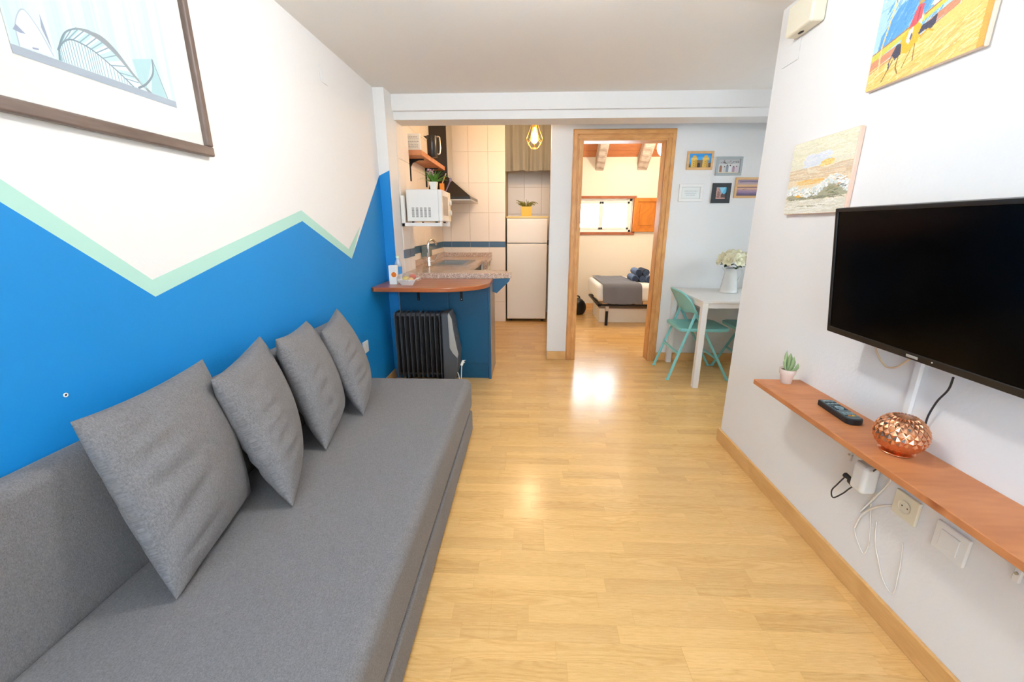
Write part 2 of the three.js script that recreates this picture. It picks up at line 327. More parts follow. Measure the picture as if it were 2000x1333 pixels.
// door frame
{
  const f = struct('door_1', [metric(bx(0.44, 0.478, 0, 2.04, -4.15, -4.0), 1.3, true), metric(bx(1.205, 1.25, 0, 2.04, -4.15, -4.0), 1.3, true)], M.oak_frame, 'honey coloured wooden door frame of the bedroom, door open');
  mesh('head_lining', metric(bx(0.44, 1.25, 2.04, 2.085, -4.15, -4.0), 1.3), M.oak_frame, f);
  const prof = (x0, x1) => { const s = x1 > x0 ? 1 : -1, w = Math.abs(x1 - x0); return [rb(x0, x1, 0, 1, -4.02, -4.004, 0.003, 2), rb(x0 + s * w * 0.12, x0 + s * w * 0.42, 0, 1, -4.01, -3.996, 0.004, 2), rb(x0 + s * w * 0.55, x0 + s * w * 0.93, 0, 1, -4.01, -3.992, 0.005, 2)]; };
  for (const [a, b] of [[0.478, 0.386], [1.205, 1.287]]) { const g = merge(prof(a, b)); g.scale(1, 2.13, 1); mesh('casing', metric(g, 1.3, true), M.oak_frame, f); }
  const top = [bx(0.386, 1.287, 2.042, 2.135, -4.02, -4.0035), rb(0.40, 1.275, 2.054, 2.08, -4.01, -3.9955, 0.004, 2), rb(0.39, 1.283, 2.092, 2.128, -4.01, -3.9915, 0.005, 2)];
  mesh('casing', metric(merge(top), 1.3), M.oak_frame, f);
  for (const y of [0.25, 1.05, 1.8]) mesh('hinge', bar(V3(0.484, y, -4.146), V3(0.484, y + 0.1, -4.146), 0.007), M.steel, f);
}
// baseboards
const bb = (name, g, label) => struct(name, metric(g, 1.3), M.baseboard_wood, label);
bb('baseboard_right', rb(XR - 0.014, XR, 0, 0.085, -2.404, 1.5, 0.004, 2), 'beech baseboard under the television wall');
bb('baseboard_nook_near', rb(XR + 0.0, XN, 0, 0.085, -2.404, -2.39, 0.004, 2), 'beech baseboard of the nook return wall');
bb('baseboard_nook', rb(1.287, XN, 0, 0.085, -4.02, -4.006, 0.004, 2), 'beech baseboard behind the dining table');
bb('baseboard_pillar', rb(0.195, 0.386, 0, 0.085, -4.02, -4.006, 0.004, 2), 'beech baseboard between fridge niche and door frame');
bb('baseboard_left', rb(XL, XL + 0.014, 0, 0.085, -3.43, 1.5, 0.004, 2), 'beech baseboard under the blue wall');
bb('baseboard_bedroom', rb(0.4, XN, 0, 0.08, -6.8, -6.786, 0.004, 2), 'beech baseboard of the bedroom wall');

// ---------------------------------------------------------------- windows
function windowFrame(name, axis, fix, a0, a1, y0, y1, mat, label, leaves = 2) {
  const B = (p, q, r, s, d0, d1) => axis === 'z' ? rb(p, q, r, s, fix + d0, fix + d1, 0.004, 2) : rb(fix + d0, fix + d1, r, s, p, q, 0.004, 2);
  const w = struct(name, [B(a0, a0 + 0.04, y0, y1, -0.03, 0.03), B(a1 - 0.04, a1, y0, y1, -0.03, 0.03), B(a0, a1, y0, y0 + 0.04, -0.03, 0.03), B(a0, a1, y1 - 0.04, y1, -0.03, 0.03)], mat, label);
  const lw = (a1 - a0 - 0.08) / leaves;
  for (let k = 0; k < leaves; k++) {
    const p = a0 + 0.04 + k * lw, q = p + lw;
    const s = mesh('sash', [B(p, p + 0.035, y0 + 0.04, y1 - 0.04, -0.022, 0.038), B(q - 0.035, q, y0 + 0.04, y1 - 0.04, -0.022, 0.038), B(p, q, y0 + 0.04, y0 + 0.075, -0.022, 0.038), B(p, q, y1 - 0.075, y1 - 0.04, -0.022, 0.038)], mat, w);
    mesh('pane', B(p + 0.03, q - 0.03, y0 + 0.07, y1 - 0.07, -0.0025, 0.0025), M.glass, s);
  }
  return w;
}
windowFrame('window_1', 'z', ZBED - 0.08, 0.66, 1.615, 1.222, 1.725, M.white_gloss, 'white two-leaf bedroom window in a brown wooden surround');
windowFrame('window_2', 'x', XN + 0.06, -3.35, -2.75, 1.1, 1.85, M.white_gloss, 'white window of the dining nook');
windowFrame('window_3', 'z', ZNEAR + 0.08, -0.6, 0.7, 0.95, 2.05, M.white_gloss, 'white window opposite the kitchen');
{
  const t = struct('trim_1', [metric(rb(0.612, 0.66, 1.18, 1.766, ZBED - 0.004, ZBED + 0.012, 0.004, 2), 1.3, true), metric(rb(1.615, 1.663, 1.18, 1.766, ZBED - 0.004, ZBED + 0.012, 0.004, 2), 1.3, true), metric(rb(0.612, 1.663, 1.725, 1.766, ZBED - 0.004, ZBED + 0.014, 0.004, 2), 1.3), metric(rb(0.612, 1.663, 1.18, 1.222, ZBED - 0.004, ZBED + 0.02, 0.004, 2), 1.3)], M.window_wood, 'brown wooden surround of the bedroom window');
}
// ================================================================ LIVING ROOM
// ceiling lamp (above the picture): opal globe under a white rose
{
  const t = thing('ceiling_lamp', 'round opal ceiling lamp over the sofa and television', 'lamp', [0, CEIL - 0.15, -1.55]);
  mesh('ceiling_rose', lathe([[0, CEIL], [0.1, CEIL], [0.1, CEIL - 0.02], [0.06, CEIL - 0.035], [0, CEIL - 0.035]].map(([r, y]) => [r, y]).reverse()).translate(0, 0, -1.55), M.white_gloss, t);
  mesh('shade', new THREE.SphereGeometry(0.075, 32, 20).translate(0, CEIL - 0.095, -1.55), M.opal, t);
  const l = new THREE.PointLight(new THREE.Color().setRGB(0.965, 0.985, 1.0), LAMP, 0, 2); l.position.set(0, 0.055, 0); l.shadow.radius = 3.2; l.castShadow = true; t.add(l);
}
// ---------------------------------------------------------------- sofa
{
  const zf = -2.44, zn = -0.42, s = thing('sofa', 'long armless dark grey fabric sofa bed along the blue wall', 'sofa', [-0.76, 0, -1.43]);
  const soft = (g, seed, amp) => { g = metric(g, 2.5); const p = g.attributes.position, n = vnoise(seed); for (let i = 0; i < p.count; i++) { const q = (n(p.getX(i) * 5 + 9, p.getZ(i) * 5 + 30 + p.getY(i) * 6) - 0.5) * amp; p.setY(i, p.getY(i) + q); p.setX(i, p.getX(i) + q * 0.8); } return g; };
  const seatG = new RoundedBoxGeometry(0.75, 0.208, zn - zf, 6, 0.04); {
    // subdivide along the length so that the front edge can sag a little
    const parts = 1; seatG.translate(-0.727, 0.281, (zf + zn) / 2);
  }
  mesh('seat', metric(seatG, 2.5), M.sofa_fabric, s);
  mesh('base', metric(rb(-1.12, -0.351, 0.03, 0.170, zf + 0.02, zn - 0.02, 0.012, 3), 2.5), M.sofa_fabric, s);
  mesh('backrest', metric(new RoundedBoxGeometry(0.082, 0.62, zn - zf - 0.02, 6, 0.038).translate(-1.1405, 0.468, (zf + zn) / 2), 2.5), M.sofa_fabric, s);
  for (const [x, z] of [[-0.42, zf + 0.1], [-0.42, zn - 0.1], [-1.08, zf + 0.1], [-1.08, zn - 0.1]]) mesh('foot', lathe([[0, 0], [0.02, 0], [0.024, 0.035], [0, 0.035]], 16).translate(x, 0, z), M.black_plastic, s);
}
// ---------------------------------------------------------------- four scatter cushions
function cushion(label, TL, TR, BR, BL, thick, seed) {
  const N = 72, pos = [], uv = [], idx = [], nz = vnoise(seed);
  seedN = seed * 11; const CR = []; for (let k = 0; k < 6; k++) CR.push([-0.75 + k * 0.27 + rr(-0.08, 0.08), rr(-0.05, 0.3), rr(0.004, 0.009), rr(0.2, 0.4)]);
  const up = TL.clone().add(TR).sub(BL).sub(BR).multiplyScalar(0.25), rt = TR.clone().add(BR).sub(TL).sub(BL).multiplyScalar(0.25);
  const nrm = rt.clone().cross(up).normalize(); if (nrm.x < 0) nrm.negate();
  for (const side of [1, -1]) for (let j = 0; j <= N; j++) for (let i = 0; i <= N; i++) {
    const s0 = Math.sin((i / N * 2 - 1) * Math.PI / 2), t0 = Math.sin((j / N * 2 - 1) * Math.PI / 2);
    const s = s0 * (1 - 0.055 * (1 - t0 * t0) * s0 * s0), t = t0 * (1 - 0.055 * (1 - s0 * s0) * t0 * t0);
    const a = (1 - s) / 2, b = (1 + s) / 2, c = (1 + t) / 2, d = (1 - t) / 2;
    const p = V3().addScaledVector(BL, a * d).addScaledVector(BR, b * d).addScaledVector(TL, a * c).addScaledVector(TR, b * c);
    const ed = (1 - s0 * s0) * (1 - t0 * t0);
    const h0 = thick * Math.pow(ed, 0.46); let h = h0;
    // pulled folds running in from the side seams, strongest near the edges
    const e = 1 - Math.max(Math.abs(s0), Math.abs(t0));
    const near = Math.exp(-e * 5) * Math.min(1, e * 9);
    h += 0.003 * near * (nz(s0 * 7 + 40, t0 * 7 + 40) - 0.5) * 2;
    // creases pulled in from the near side seam
    for (let k = 0; k < CR.length; k++) { const [c0, slope, amp, reach] = CR[k], we = Math.min(1, ed * 2.2), f = t0 - c0 - slope * (s0 + 1); h -= we * amp * Math.exp(-f * f * 240) * Math.exp(-Math.pow((s0 + 0.6) / reach, 2)) - we * amp * 0.6 * Math.exp(-Math.pow(f - 0.12, 2) * 160) * Math.exp(-Math.pow((s0 + 0.6) / reach, 2)); }
    h += 0.006 * (nz(s0 * 2.4 + 9, t0 * 2.4 + 9) - 0.5) * Math.min(1, ed * 4);
    p.addScaledVector(nrm, side * Math.max(0.55 * h0, h));
    pos.push(p.x, p.y, p.z); uv.push(s * 0.55 + seed * 0.13, t * 0.55);
  }
  const W = N + 1, off = W * W;
  for (let j = 0; j < N; j++) for (let i = 0; i < N; i++) { const a = j * W + i, b = a + 1, c = a + W, d = c + 1; idx.push(a, b, d, a, d, c); idx.push(off + a, off + d, off + b, off + a, off + c, off + d); }
  const g = new THREE.BufferGeometry(); g.setAttribute('position', new THREE.Float32BufferAttribute(pos, 3)); g.setAttribute('uv', new THREE.Float32BufferAttribute(uv, 2)); g.setIndex(idx);
  g.computeVertexNormals();
  const t = solo('cushion', g, M.sofa_fabric, label, 'cushion', 'grey cushions on the sofa');
}
{
  const Y = 0.392;
  const corner = (px, from, len, far) => { // the point on the pixel's ray that lies one side length above the lower corner
    const d = ray(px[0], px[1]), o = camera.position, a = d.dot(d), w = o.clone().sub(from), b = 2 * w.dot(d), c = w.dot(w) - len * len; let q = b * b - 4 * a * c; if (q < 0) q = 0;
    const tt = (-b + Math.sqrt(q)) / (2 * a); return d.multiplyScalar(tt).add(o);
  };
  const P = [
    ['large grey cushion showing its broad face, next to the bare end of the backrest', [137, 825], [395, 702], [490, 962], [345, 1173], 0.46, 0.088],
    ['grey cushion leaning between the broad-faced cushion and the deeply creased one', [412, 742], [507, 657], [578, 868], [572, 990], 0.45, 0.088],
    ['grey cushion with deep side creases, third in the row counted from the bare backrest', [538, 663], [598, 627], [668, 800], [637, 880], 0.45, 0.088],
    ['grey cushion at the radiator end of the sofa', [628, 648], [657, 603], [722, 745], [710, 812], 0.45, 0.08],
  ];
  P.forEach(([label, tl, tr, br, bl, len, th], i) => {
    const BL = onY(bl[0], bl[1], Y), BR = onY(br[0], br[1], Y + 0.01);
    const e = BR.clone().sub(BL); e.y = 0; e.setLength(0.43); BR.copy(BL).add(e); BR.y = Y + 0.01;
    const TL = corner(tl, BL, len), TR = corner(tr, BR, len);
    cushion(label, TL, TR, BR, BL, th, 70 + i * 3);
  });
}
// ---------------------------------------------------------------- framed print on the left wall
{
  const x0 = XL, x1 = XL + 0.026, zr = -1.602, zl = -0.90, y0 = 1.556, y1 = 2.2, w = 0.033;
  const t = thing('framed_print', 'large framed architecture print in a brown-grey frame above the sofa', 'picture', [x0, y0, (zr + zl) / 2]);
  const std2 = std('frame_brown', null, 0.4, { map: woodTex([122, 104, 94], [84, 68, 60], 30, { strength: 0.8 }) });
  const rail = (a, b, c, d, sw) => metric(rb(x0 + 0.001, x1, c, d, a, b, 0.006, 3), 1.5, sw);
  mesh('frame', [rail(zr, zl, y0, y0 + w, false), rail(zr, zl, y1 - w, y1, false), rail(zr, zr + w * 0.8, y0 + w, y1 - w, true), rail(zl - w * 0.8, zl, y0 + w, y1 - w, true)], std2, t);
  mesh('mat_board', bx(x0 + 0.004, x0 + 0.008, y0 + 0.02, y1 - 0.02, zr + 0.02, zl - 0.02), M.paper, t);
  // print: pale sky, ribbed shell building on a dark water line
  const c = canvas(1132, 1000, (g, W, H) => {
    g.fillStyle = '#d6ebec'; g.fillRect(0, 0, W, H);
    seedN = 501; for (let i = 0; i < 70; i++) { g.fillStyle = i % 2 ? css(238, 248, 248, 0.3) : css(196, 226, 230, 0.25); g.fillRect(rr(0, W), 0, rr(8, 50), H); }
    const X = (f) => f * W, Yq = (f) => (1 - f) * H, path = (pts) => { g.beginPath(); pts.forEach(([a, b], i) => (i ? g.lineTo(X(a), Yq(b)) : g.moveTo(X(a), Yq(b)))); };
    const curve = (p, n = 30) => { const c = new THREE.CatmullRomCurve3(p.map(([a, b]) => V3(a, b, 0))); return c.getPoints(n).map((q) => [q.x, q.y]); };
    // pale shell at the left
    path(curve([[0.04, 0.05], [0.05, 0.17], [0.105, 0.262], [0.15, 0.2], [0.2, 0.06]])); g.fillStyle = '#e9f4f5'; g.fill(); g.strokeStyle = '#b4c6d4'; g.lineWidth = 6; g.stroke();
    g.fillStyle = '#98a6c0'; path([[0.181, 0.278], [0.172, 0.2], [0.2, 0.09], [0.19, 0.2]]); g.fill(); path([[0.03, 0.13], [0.05, 0.165], [0.085, 0.13], [0.06, 0.125]]); g.fill(); path([[0.1, 0.07], [0.13, 0.075], [0.13, 0.065], [0.1, 0.06]]); g.fill();
    // ribbed hall: outer arch, inner arch, ribs
    const inner = curve([[0.225, 0.05], [0.245, 0.13], [0.314, 0.2], [0.4, 0.2], [0.47, 0.175], [0.58, 0.11], [0.668, 0.047]], 60), outer = curve([[0.229, 0.106], [0.3, 0.235], [0.4, 0.295], [0.5, 0.30], [0.58, 0.25], [0.685, 0.119], [0.75, 0.05]], 60);
    path([...outer, [0.229, 0.05]]); g.fillStyle = '#e6f3f4'; g.fill();
    g.strokeStyle = '#7fb0c0'; g.lineWidth = 4.5; for (let i = 3; i < 58; i += 2) { path([[inner[i][0], 0.05], inner[i]]); g.stroke(); }
    g.strokeStyle = '#86a8b8'; g.lineWidth = 6; for (let i = 6; i < 58; i += 4) { path([inner[i], outer[i]]); g.stroke(); }
    g.fillStyle = css(150, 200, 206, 0.35); for (let i = 8; i < 56; i += 8) { path([inner[i], outer[i], outer[i + 4], inner[i + 4]]); g.fill(); }
    g.strokeStyle = '#7d97a6'; g.lineWidth = 9; path(inner); g.stroke(); path(outer.slice(0, 26)); g.stroke();
    path([...curve([[0.36, 0.288], [0.44, 0.305], [0.52, 0.305], [0.6, 0.25], [0.7, 0.13], [0.81, 0.045]], 40), ...curve([[0.775, 0.045], [0.68, 0.125], [0.59, 0.215], [0.5, 0.27], [0.42, 0.285], [0.36, 0.28]], 40)]); g.closePath(); g.fillStyle = '#98a3ac'; g.fill();
    // glass fins at the right
    g.fillStyle = css(176, 218, 222, 0.8); path([[0.862, 0.305], [0.7, 0.24], [0.72, 0.1], [0.76, 0.06]]); g.fill(); path([[0.862, 0.3], [0.93, 0.05], [0.8, 0.05]]); g.fill();
    g.strokeStyle = '#8496a2'; g.lineWidth = 14; path(curve([[0.7, 0.05], [0.77, 0.1], [0.845, 0.2], [0.862, 0.3]])); g.stroke(); g.lineWidth = 6; path([[0.862, 0.3], [0.93, 0.05]]); g.stroke();
    g.fillStyle = '#aab8c6'; g.fillRect(0, Yq(0.048), W, 0.048 * H);
  });
  const tx = ctex(c); const pm = std('print_architecture', null, 0.6, { map: tx });
  const pg = new THREE.PlaneGeometry(0.453, 0.4).rotateY(Math.PI / 2).translate(x0 + 0.009, 1.69 + 0.2, -1.2565);
  mesh('print', pg, pm, t);
  mesh('glazing', bx(x0 + 0.012, x0 + 0.014, y0 + 0.025, y1 - 0.025, zr + 0.022, zl - 0.022), M.glass, t);
}
// wall anchor, cover plate, socket on the left wall
{
  const p = onX(127, 772, XL);
  const t = thing('wall_plug', 'small white wall plug in the blue wall', 'wall plug', [XL, p.y, p.z]);
  mesh('collar', new THREE.TorusGeometry(0.0042, 0.0016, 8, 20).rotateY(Math.PI / 2).translate(XL + 0.002, p.y, p.z), M.white_plastic, t);
  mesh('core', new THREE.CylinderGeometry(0.003, 0.003, 0.003, 12).rotateZ(Math.PI / 2).translate(XL + 0.001, p.y, p.z), M.dark_plastic, t);
  solo('cover_plate', rb(XL, XL + 0.006, 2.10, 2.185, -2.67, -2.585, 0.002, 2), M.white_paint, 'square white blanking plate near the ceiling above the blue wall', 'cover plate');
  const s = thing('wall_socket', 'white wall socket on the blue wall behind the sofa end', 'socket', [XL, 0.42, -2.83]);
  mesh('plate', rb(XL, XL + 0.012, 0.42, 0.505, -2.87, -2.785, 0.003, 2), M.white_plastic, s);
  mesh('insert', lathe([[0, 0], [0.02, 0], [0.021, 0.004], [0.0235, 0.004]], 24).rotateZ(-Math.PI / 2).translate(XL + 0.0105, 0.462, -2.8275), M.white_plastic, s);
}
// ---------------------------------------------------------------- television
{
  const z0 = -1.49, z1 = -0.765, W = z1 - z0, H = 0.425;
  const t = thing('television', 'black flat screen television tilted forward on the white wall', 'television', [1.058, 1.157, (z0 + z1) / 2]);
  const L = (g) => g; // local frame: front face looks to -x
  const add = (n, g, m, par = t) => { const o = shade(new THREE.Mesh(g, m)); o.name = n; par.add(o); return o; };
  t.rotation.z = 7.5 * Math.PI / 180;
  add('body', new RoundedBoxGeometry(0.034, H, W, 3, 0.008).translate(0.021, 0, 0), M.black_plastic);
  const bez = [];
  const bw = 0.012, bb2 = 0.02;
  const bo = (y0, y1, a, b) => new RoundedBoxGeometry(0.008, y1 - y0, b - a, 2, 0.002).translate(0.002, (y0 + y1) / 2, (a + b) / 2);
  add('bezel', merge([bo(H / 2 - bw, H / 2, -W / 2, W / 2), bo(-H / 2, -H / 2 + bb2, -W / 2, W / 2), bo(-H / 2, H / 2, -W / 2, -W / 2 + bw), bo(-H / 2, H / 2, W / 2 - bw, W / 2)]), std('bezel_black', '#1d1a18', 0.3));
  add('screen', new THREE.BoxGeometry(0.003, H - bw - bb2, W - 2 * bw).translate(0.003, (bb2 - bw) / 2, 0), M.screen);
  const lz = onX(1780, 702, 1.083).z - t.position.z;
  add('logo_plate', new RoundedBoxGeometry(0.002, 0.0075, 0.036, 2, 0.0009).translate(-0.0022, -H / 2 + 0.0095, lz), M.silver_plastic);
  add('indicator', new THREE.SphereGeometry(0.0022, 10, 8).translate(-0.002, -H / 2 + 0.012, lz + 0.06), M.silver_plastic);
  add('rear_housing', new RoundedBoxGeometry(0.045, 0.24, 0.46, 3, 0.015).translate(0.055, -0.03, 0), M.dark_plastic);
  add('wall_mount', merge([new THREE.BoxGeometry(0.03, 0.2, 0.03).translate(0.09, 0, -0.1), new THREE.BoxGeometry(0.03, 0.2, 0.03).translate(0.09, 0, 0.1), new THREE.BoxGeometry(0.012, 0.05, 0.3).translate(0.108, 0.05, 0)]), M.black_metal);
}
// cables around the television
{
  const W = (u, v, off = 0.006) => onX(u, v, XR - off);
  solo('cable_duct', (() => { const a = W(1792, 712), b = W(1778, 800); return bx(XR - 0.012, XR, Math.min(a.y, b.y) - 0.16, a.y + 0.12, (a.z + b.z) / 2 - 0.009, (a.z + b.z) / 2 + 0.009); })(), M.white_gloss, 'white plastic cable duct running down from the television', 'cable duct');
  solo('cable', tube([W(1862, 738, 0.05), W(1852, 762, 0.03), W(1830, 785, 0.02), W(1812, 815, 0.012), W(1806, 835, 0.01)], 0.0026, 30), M.cable_black, 'black cable hanging from the television behind the copper ornament', 'cable');
  solo('cable', tube([W(1708, 660, 0.03), W(1713, 690, 0.01), W(1730, 716, 0.008), W(1748, 718, 0.008), W(1775, 703, 0.012), W(1790, 695, 0.03)], 0.0028, 40), std('cable_tan', '#e3c9a6', 0.6), 'beige loop of cable under the television', 'cable');
}
// ---------------------------------------------------------------- wooden shelf and what stands on it
const ST = 0.65;
{
  const s = thing('wall_shelf', 'long orange-brown pine wall shelf under the television', 'shelf', [1.12, ST - 0.022, -0.8]);
  const g = rb(1.016, XR - 0.001, ST - 0.022, ST, -1.772, 0.25, 0.003, 2);
  mesh('board', metric(g, 0.9), M.shelf_wood, s);
  for (const z of [-0.87, -1.42, 0.1]) { const b = mesh('bracket', [rb(1.1, XR, ST - 0.030, ST - 0.022, z - 0.008, z + 0.008, 0.002, 1), rb(XR - 0.008, XR, ST - 0.19, ST - 0.022, z - 0.008, z + 0.008, 0.002, 1)], M.white_plastic, s); mesh('screw', new THREE.CylinderGeometry(0.004, 0.004, 0.004, 12).rotateZ(Math.PI / 2).translate(XR - 0.0095, ST - 0.165, z), M.steel, b); }
}
{ // succulent in a pale clay pot
  const p = onY(1536, 748, ST), x = p.x - 0.004, z = p.z;
  const t = thing('potted_succulent', 'small green succulent in a pale clay pot on the pine shelf', 'plant', [x, ST, z]);
  mesh('pot', lathe([[0, 0], [0.0205, 0], [0.0265, 0.043], [0.0305, 0.043], [0.0325, 0.064], [0.0285, 0.064], [0.027, 0.055], [0, 0.054]], 36).translate(x, ST, z), M.terracotta, t);
  mesh('soil', new THREE.CylinderGeometry(0.0268, 0.0268, 0.004, 24).translate(x, ST + 0.056, z), M.soil, t);
  seedN = 91;
  const L = [[-0.030, 0.10, 0.018], [-0.012, 0.125, 0.008], [0.002, 0.135, 0.0], [0.014, 0.13, 0.012], [0.019, 0.142, -0.006], [0.008, 0.11, -0.014], [-0.006, 0.112, 0.016]];
  for (const [dz, h, dx] of L) { const a = V3(x + dx * 0.3, ST + 0.055, z - dz * 0.3), m = V3(x + dx * 0.9, ST + 0.055 + (h - 0.055) * 0.45, z - dz * 0.9), b = V3(x + dx, ST + h, z - dz); const c = new THREE.CatmullRomCurve3([a, m, b]); const g = new THREE.TubeGeometry(c, 10, 0.0055, 8); const q = g.attributes.position; for (let i = 0; i <= 10; i++) { const f = i / 10, k = 0.75 + 0.5 * Math.sin(f * 2.4) - (f > 0.75 ? (f - 0.75) * 4.2 : 0), ctr = c.getPoint(f); for (let j = 0; j <= 8; j++) { const n = i * 9 + j; q.setXYZ(n, ctr.x + (q.getX(n) - ctr.x) * k, ctr.y + (q.getY(n) - ctr.y) * k, ctr.z + (q.getZ(n) - ctr.z) * k); } } g.computeVertexNormals(); mesh('leaf', g, M.succulent, t); }
}
{ // remote control
  const A = onY(1601, 779, ST + 0.02), B = onY(1662, 825, ST + 0.02); const mid = A.clone().add(B).multiplyScalar(0.5), dir = B.clone().sub(A);
  const t = thing('remote_control', 'dark grey television remote control lying on the pine shelf', 'remote control', [1.136, ST, mid.z - 0.002]);
  t.rotation.y = Math.atan2(dir.x, dir.z) * 0.4;
  const add = (n, g, m, par = t) => { const o = shade(new THREE.Mesh(g, m)); o.name = n; par.add(o); return o; };
  const shape = new THREE.Shape(); const wv = 0.025, lv = 0.086; shape.moveTo(-wv, -lv + 0.01); shape.quadraticCurveTo(-wv, -lv, -wv + 0.008, -lv); shape.lineTo(wv - 0.008, -lv); shape.quadraticCurveTo(wv, -lv, wv, -lv + 0.01); shape.lineTo(wv, lv - 0.02); shape.quadraticCurveTo(wv, lv, 0, lv); shape.quadraticCurveTo(-wv, lv, -wv, lv - 0.02); shape.closePath();
  const body = new THREE.ExtrudeGeometry(shape, { depth: 0.014, bevelEnabled: true, bevelSize: 0.003, bevelThickness: 0.003, bevelSegments: 3, curveSegments: 10 }).rotateX(Math.PI / 2).translate(0, 0.0175, 0);
  add('body', body, M.dark_plastic);
  add('face', new THREE.ExtrudeGeometry(shape, { depth: 0.001, bevelEnabled: false, curveSegments: 10 }).scale(0.93, 0.965, 1).rotateX(Math.PI / 2).translate(0, 0.0218, 0), std('remote_face', '#55666b', 0.45));
  const k1 = std('button_dark', '#33424a', 0.5), k2 = std('button_light', '#8aa0a6', 0.5);
  const keys = [];
  for (let r = 0; r < 4; r++) for (let c = 0; c < 3; c++) keys.push([(c - 1) * 0.014, -0.068 + r * 0.0115, 0.0105, 0.0065, r % 2 ? k1 : k2]);
  for (let r = 0; r < 3; r++) for (const c of [-1, 1]) keys.push([c * 0.0145, -0.018 + r * 0.0115, 0.01, 0.007, k1]);
  for (let c = 0; c < 4; c++) keys.push([(c - 1.5) * 0.0115, 0.058, 0.009, 0.005, [k1, M.orange_plastic, M.yellow_pot, k2][c]]);
  for (let r = 0; r < 2; r++) for (let c = 0; c < 3; c++) keys.push([(c - 1) * 0.014, 0.034 + r * 0.011, 0.0105, 0.006, k2]);
  for (const [x, z, w, d, m] of keys) add('button', new RoundedBoxGeometry(w, 0.003, d, 2, 0.001).translate(x, 0.0228, z), m);
  add('navigation_ring', new THREE.TorusGeometry(0.011, 0.003, 8, 28).rotateX(Math.PI / 2).translate(0, 0.0222, -0.008), k2);
}
{ // copper ornament with overlapping pointed scales
  const z = onY(1765, 884, ST).z - 0.003, x = 1.122, R = 0.066, h = 0.062;
  const t = thing('copper_ornament', 'round copper ornament covered in pointed facets on the pine shelf', 'ornament', [x, ST, z]);
  const inner = new THREE.SphereGeometry(1, 40, 26); inner.scale(R * 0.955, h * 0.97, R * 0.955); inner.translate(x, ST + h * 0.97, z);
  mesh('body', inner, M.copper, t);
  const scales = [], rows = 11;
  for (let r = 0; r < rows; r++) { const ph = Math.PI * (0.14 + 0.74 * r / (rows - 1)), n = 22, dp = 0.74 * Math.PI / (rows - 1) * 0.78;
    for (let k = 0; k < n; k++) { const th = (k + (r % 2) * 0.5) / n * Math.PI * 2, dt = Math.PI / n * 0.96; const S = (a, b, e) => V3(x + R * e * Math.sin(a) * Math.cos(b), ST + h + h * e * Math.cos(a), z + R * e * Math.sin(a) * Math.sin(b)); const q = [S(ph - dp, th, 0.965), S(ph, th + dt, 0.965), S(ph + dp, th, 0.965), S(ph, th - dt, 0.965)], c = S(ph + dp * 0.25, th, 1.012); const P = []; for (let j = 0; j < 4; j++) { const a = q[j], b = q[(j + 1) % 4]; P.push(c.x, c.y, c.z, b.x, b.y, b.z, a.x, a.y, a.z); } const g = new THREE.BufferGeometry(); g.setAttribute('position', new THREE.Float32BufferAttribute(P, 3)); g.computeVertexNormals(); scales.push(g); } }
  const m = mesh('facets', scales, M.copper, t); m.userData.kind = 'stuff';
  mesh('foot', lathe([[0, 0], [0.04, 0], [0.044, 0.006], [0, 0.006]], 32).translate(x, ST, z), M.copper, t);
}
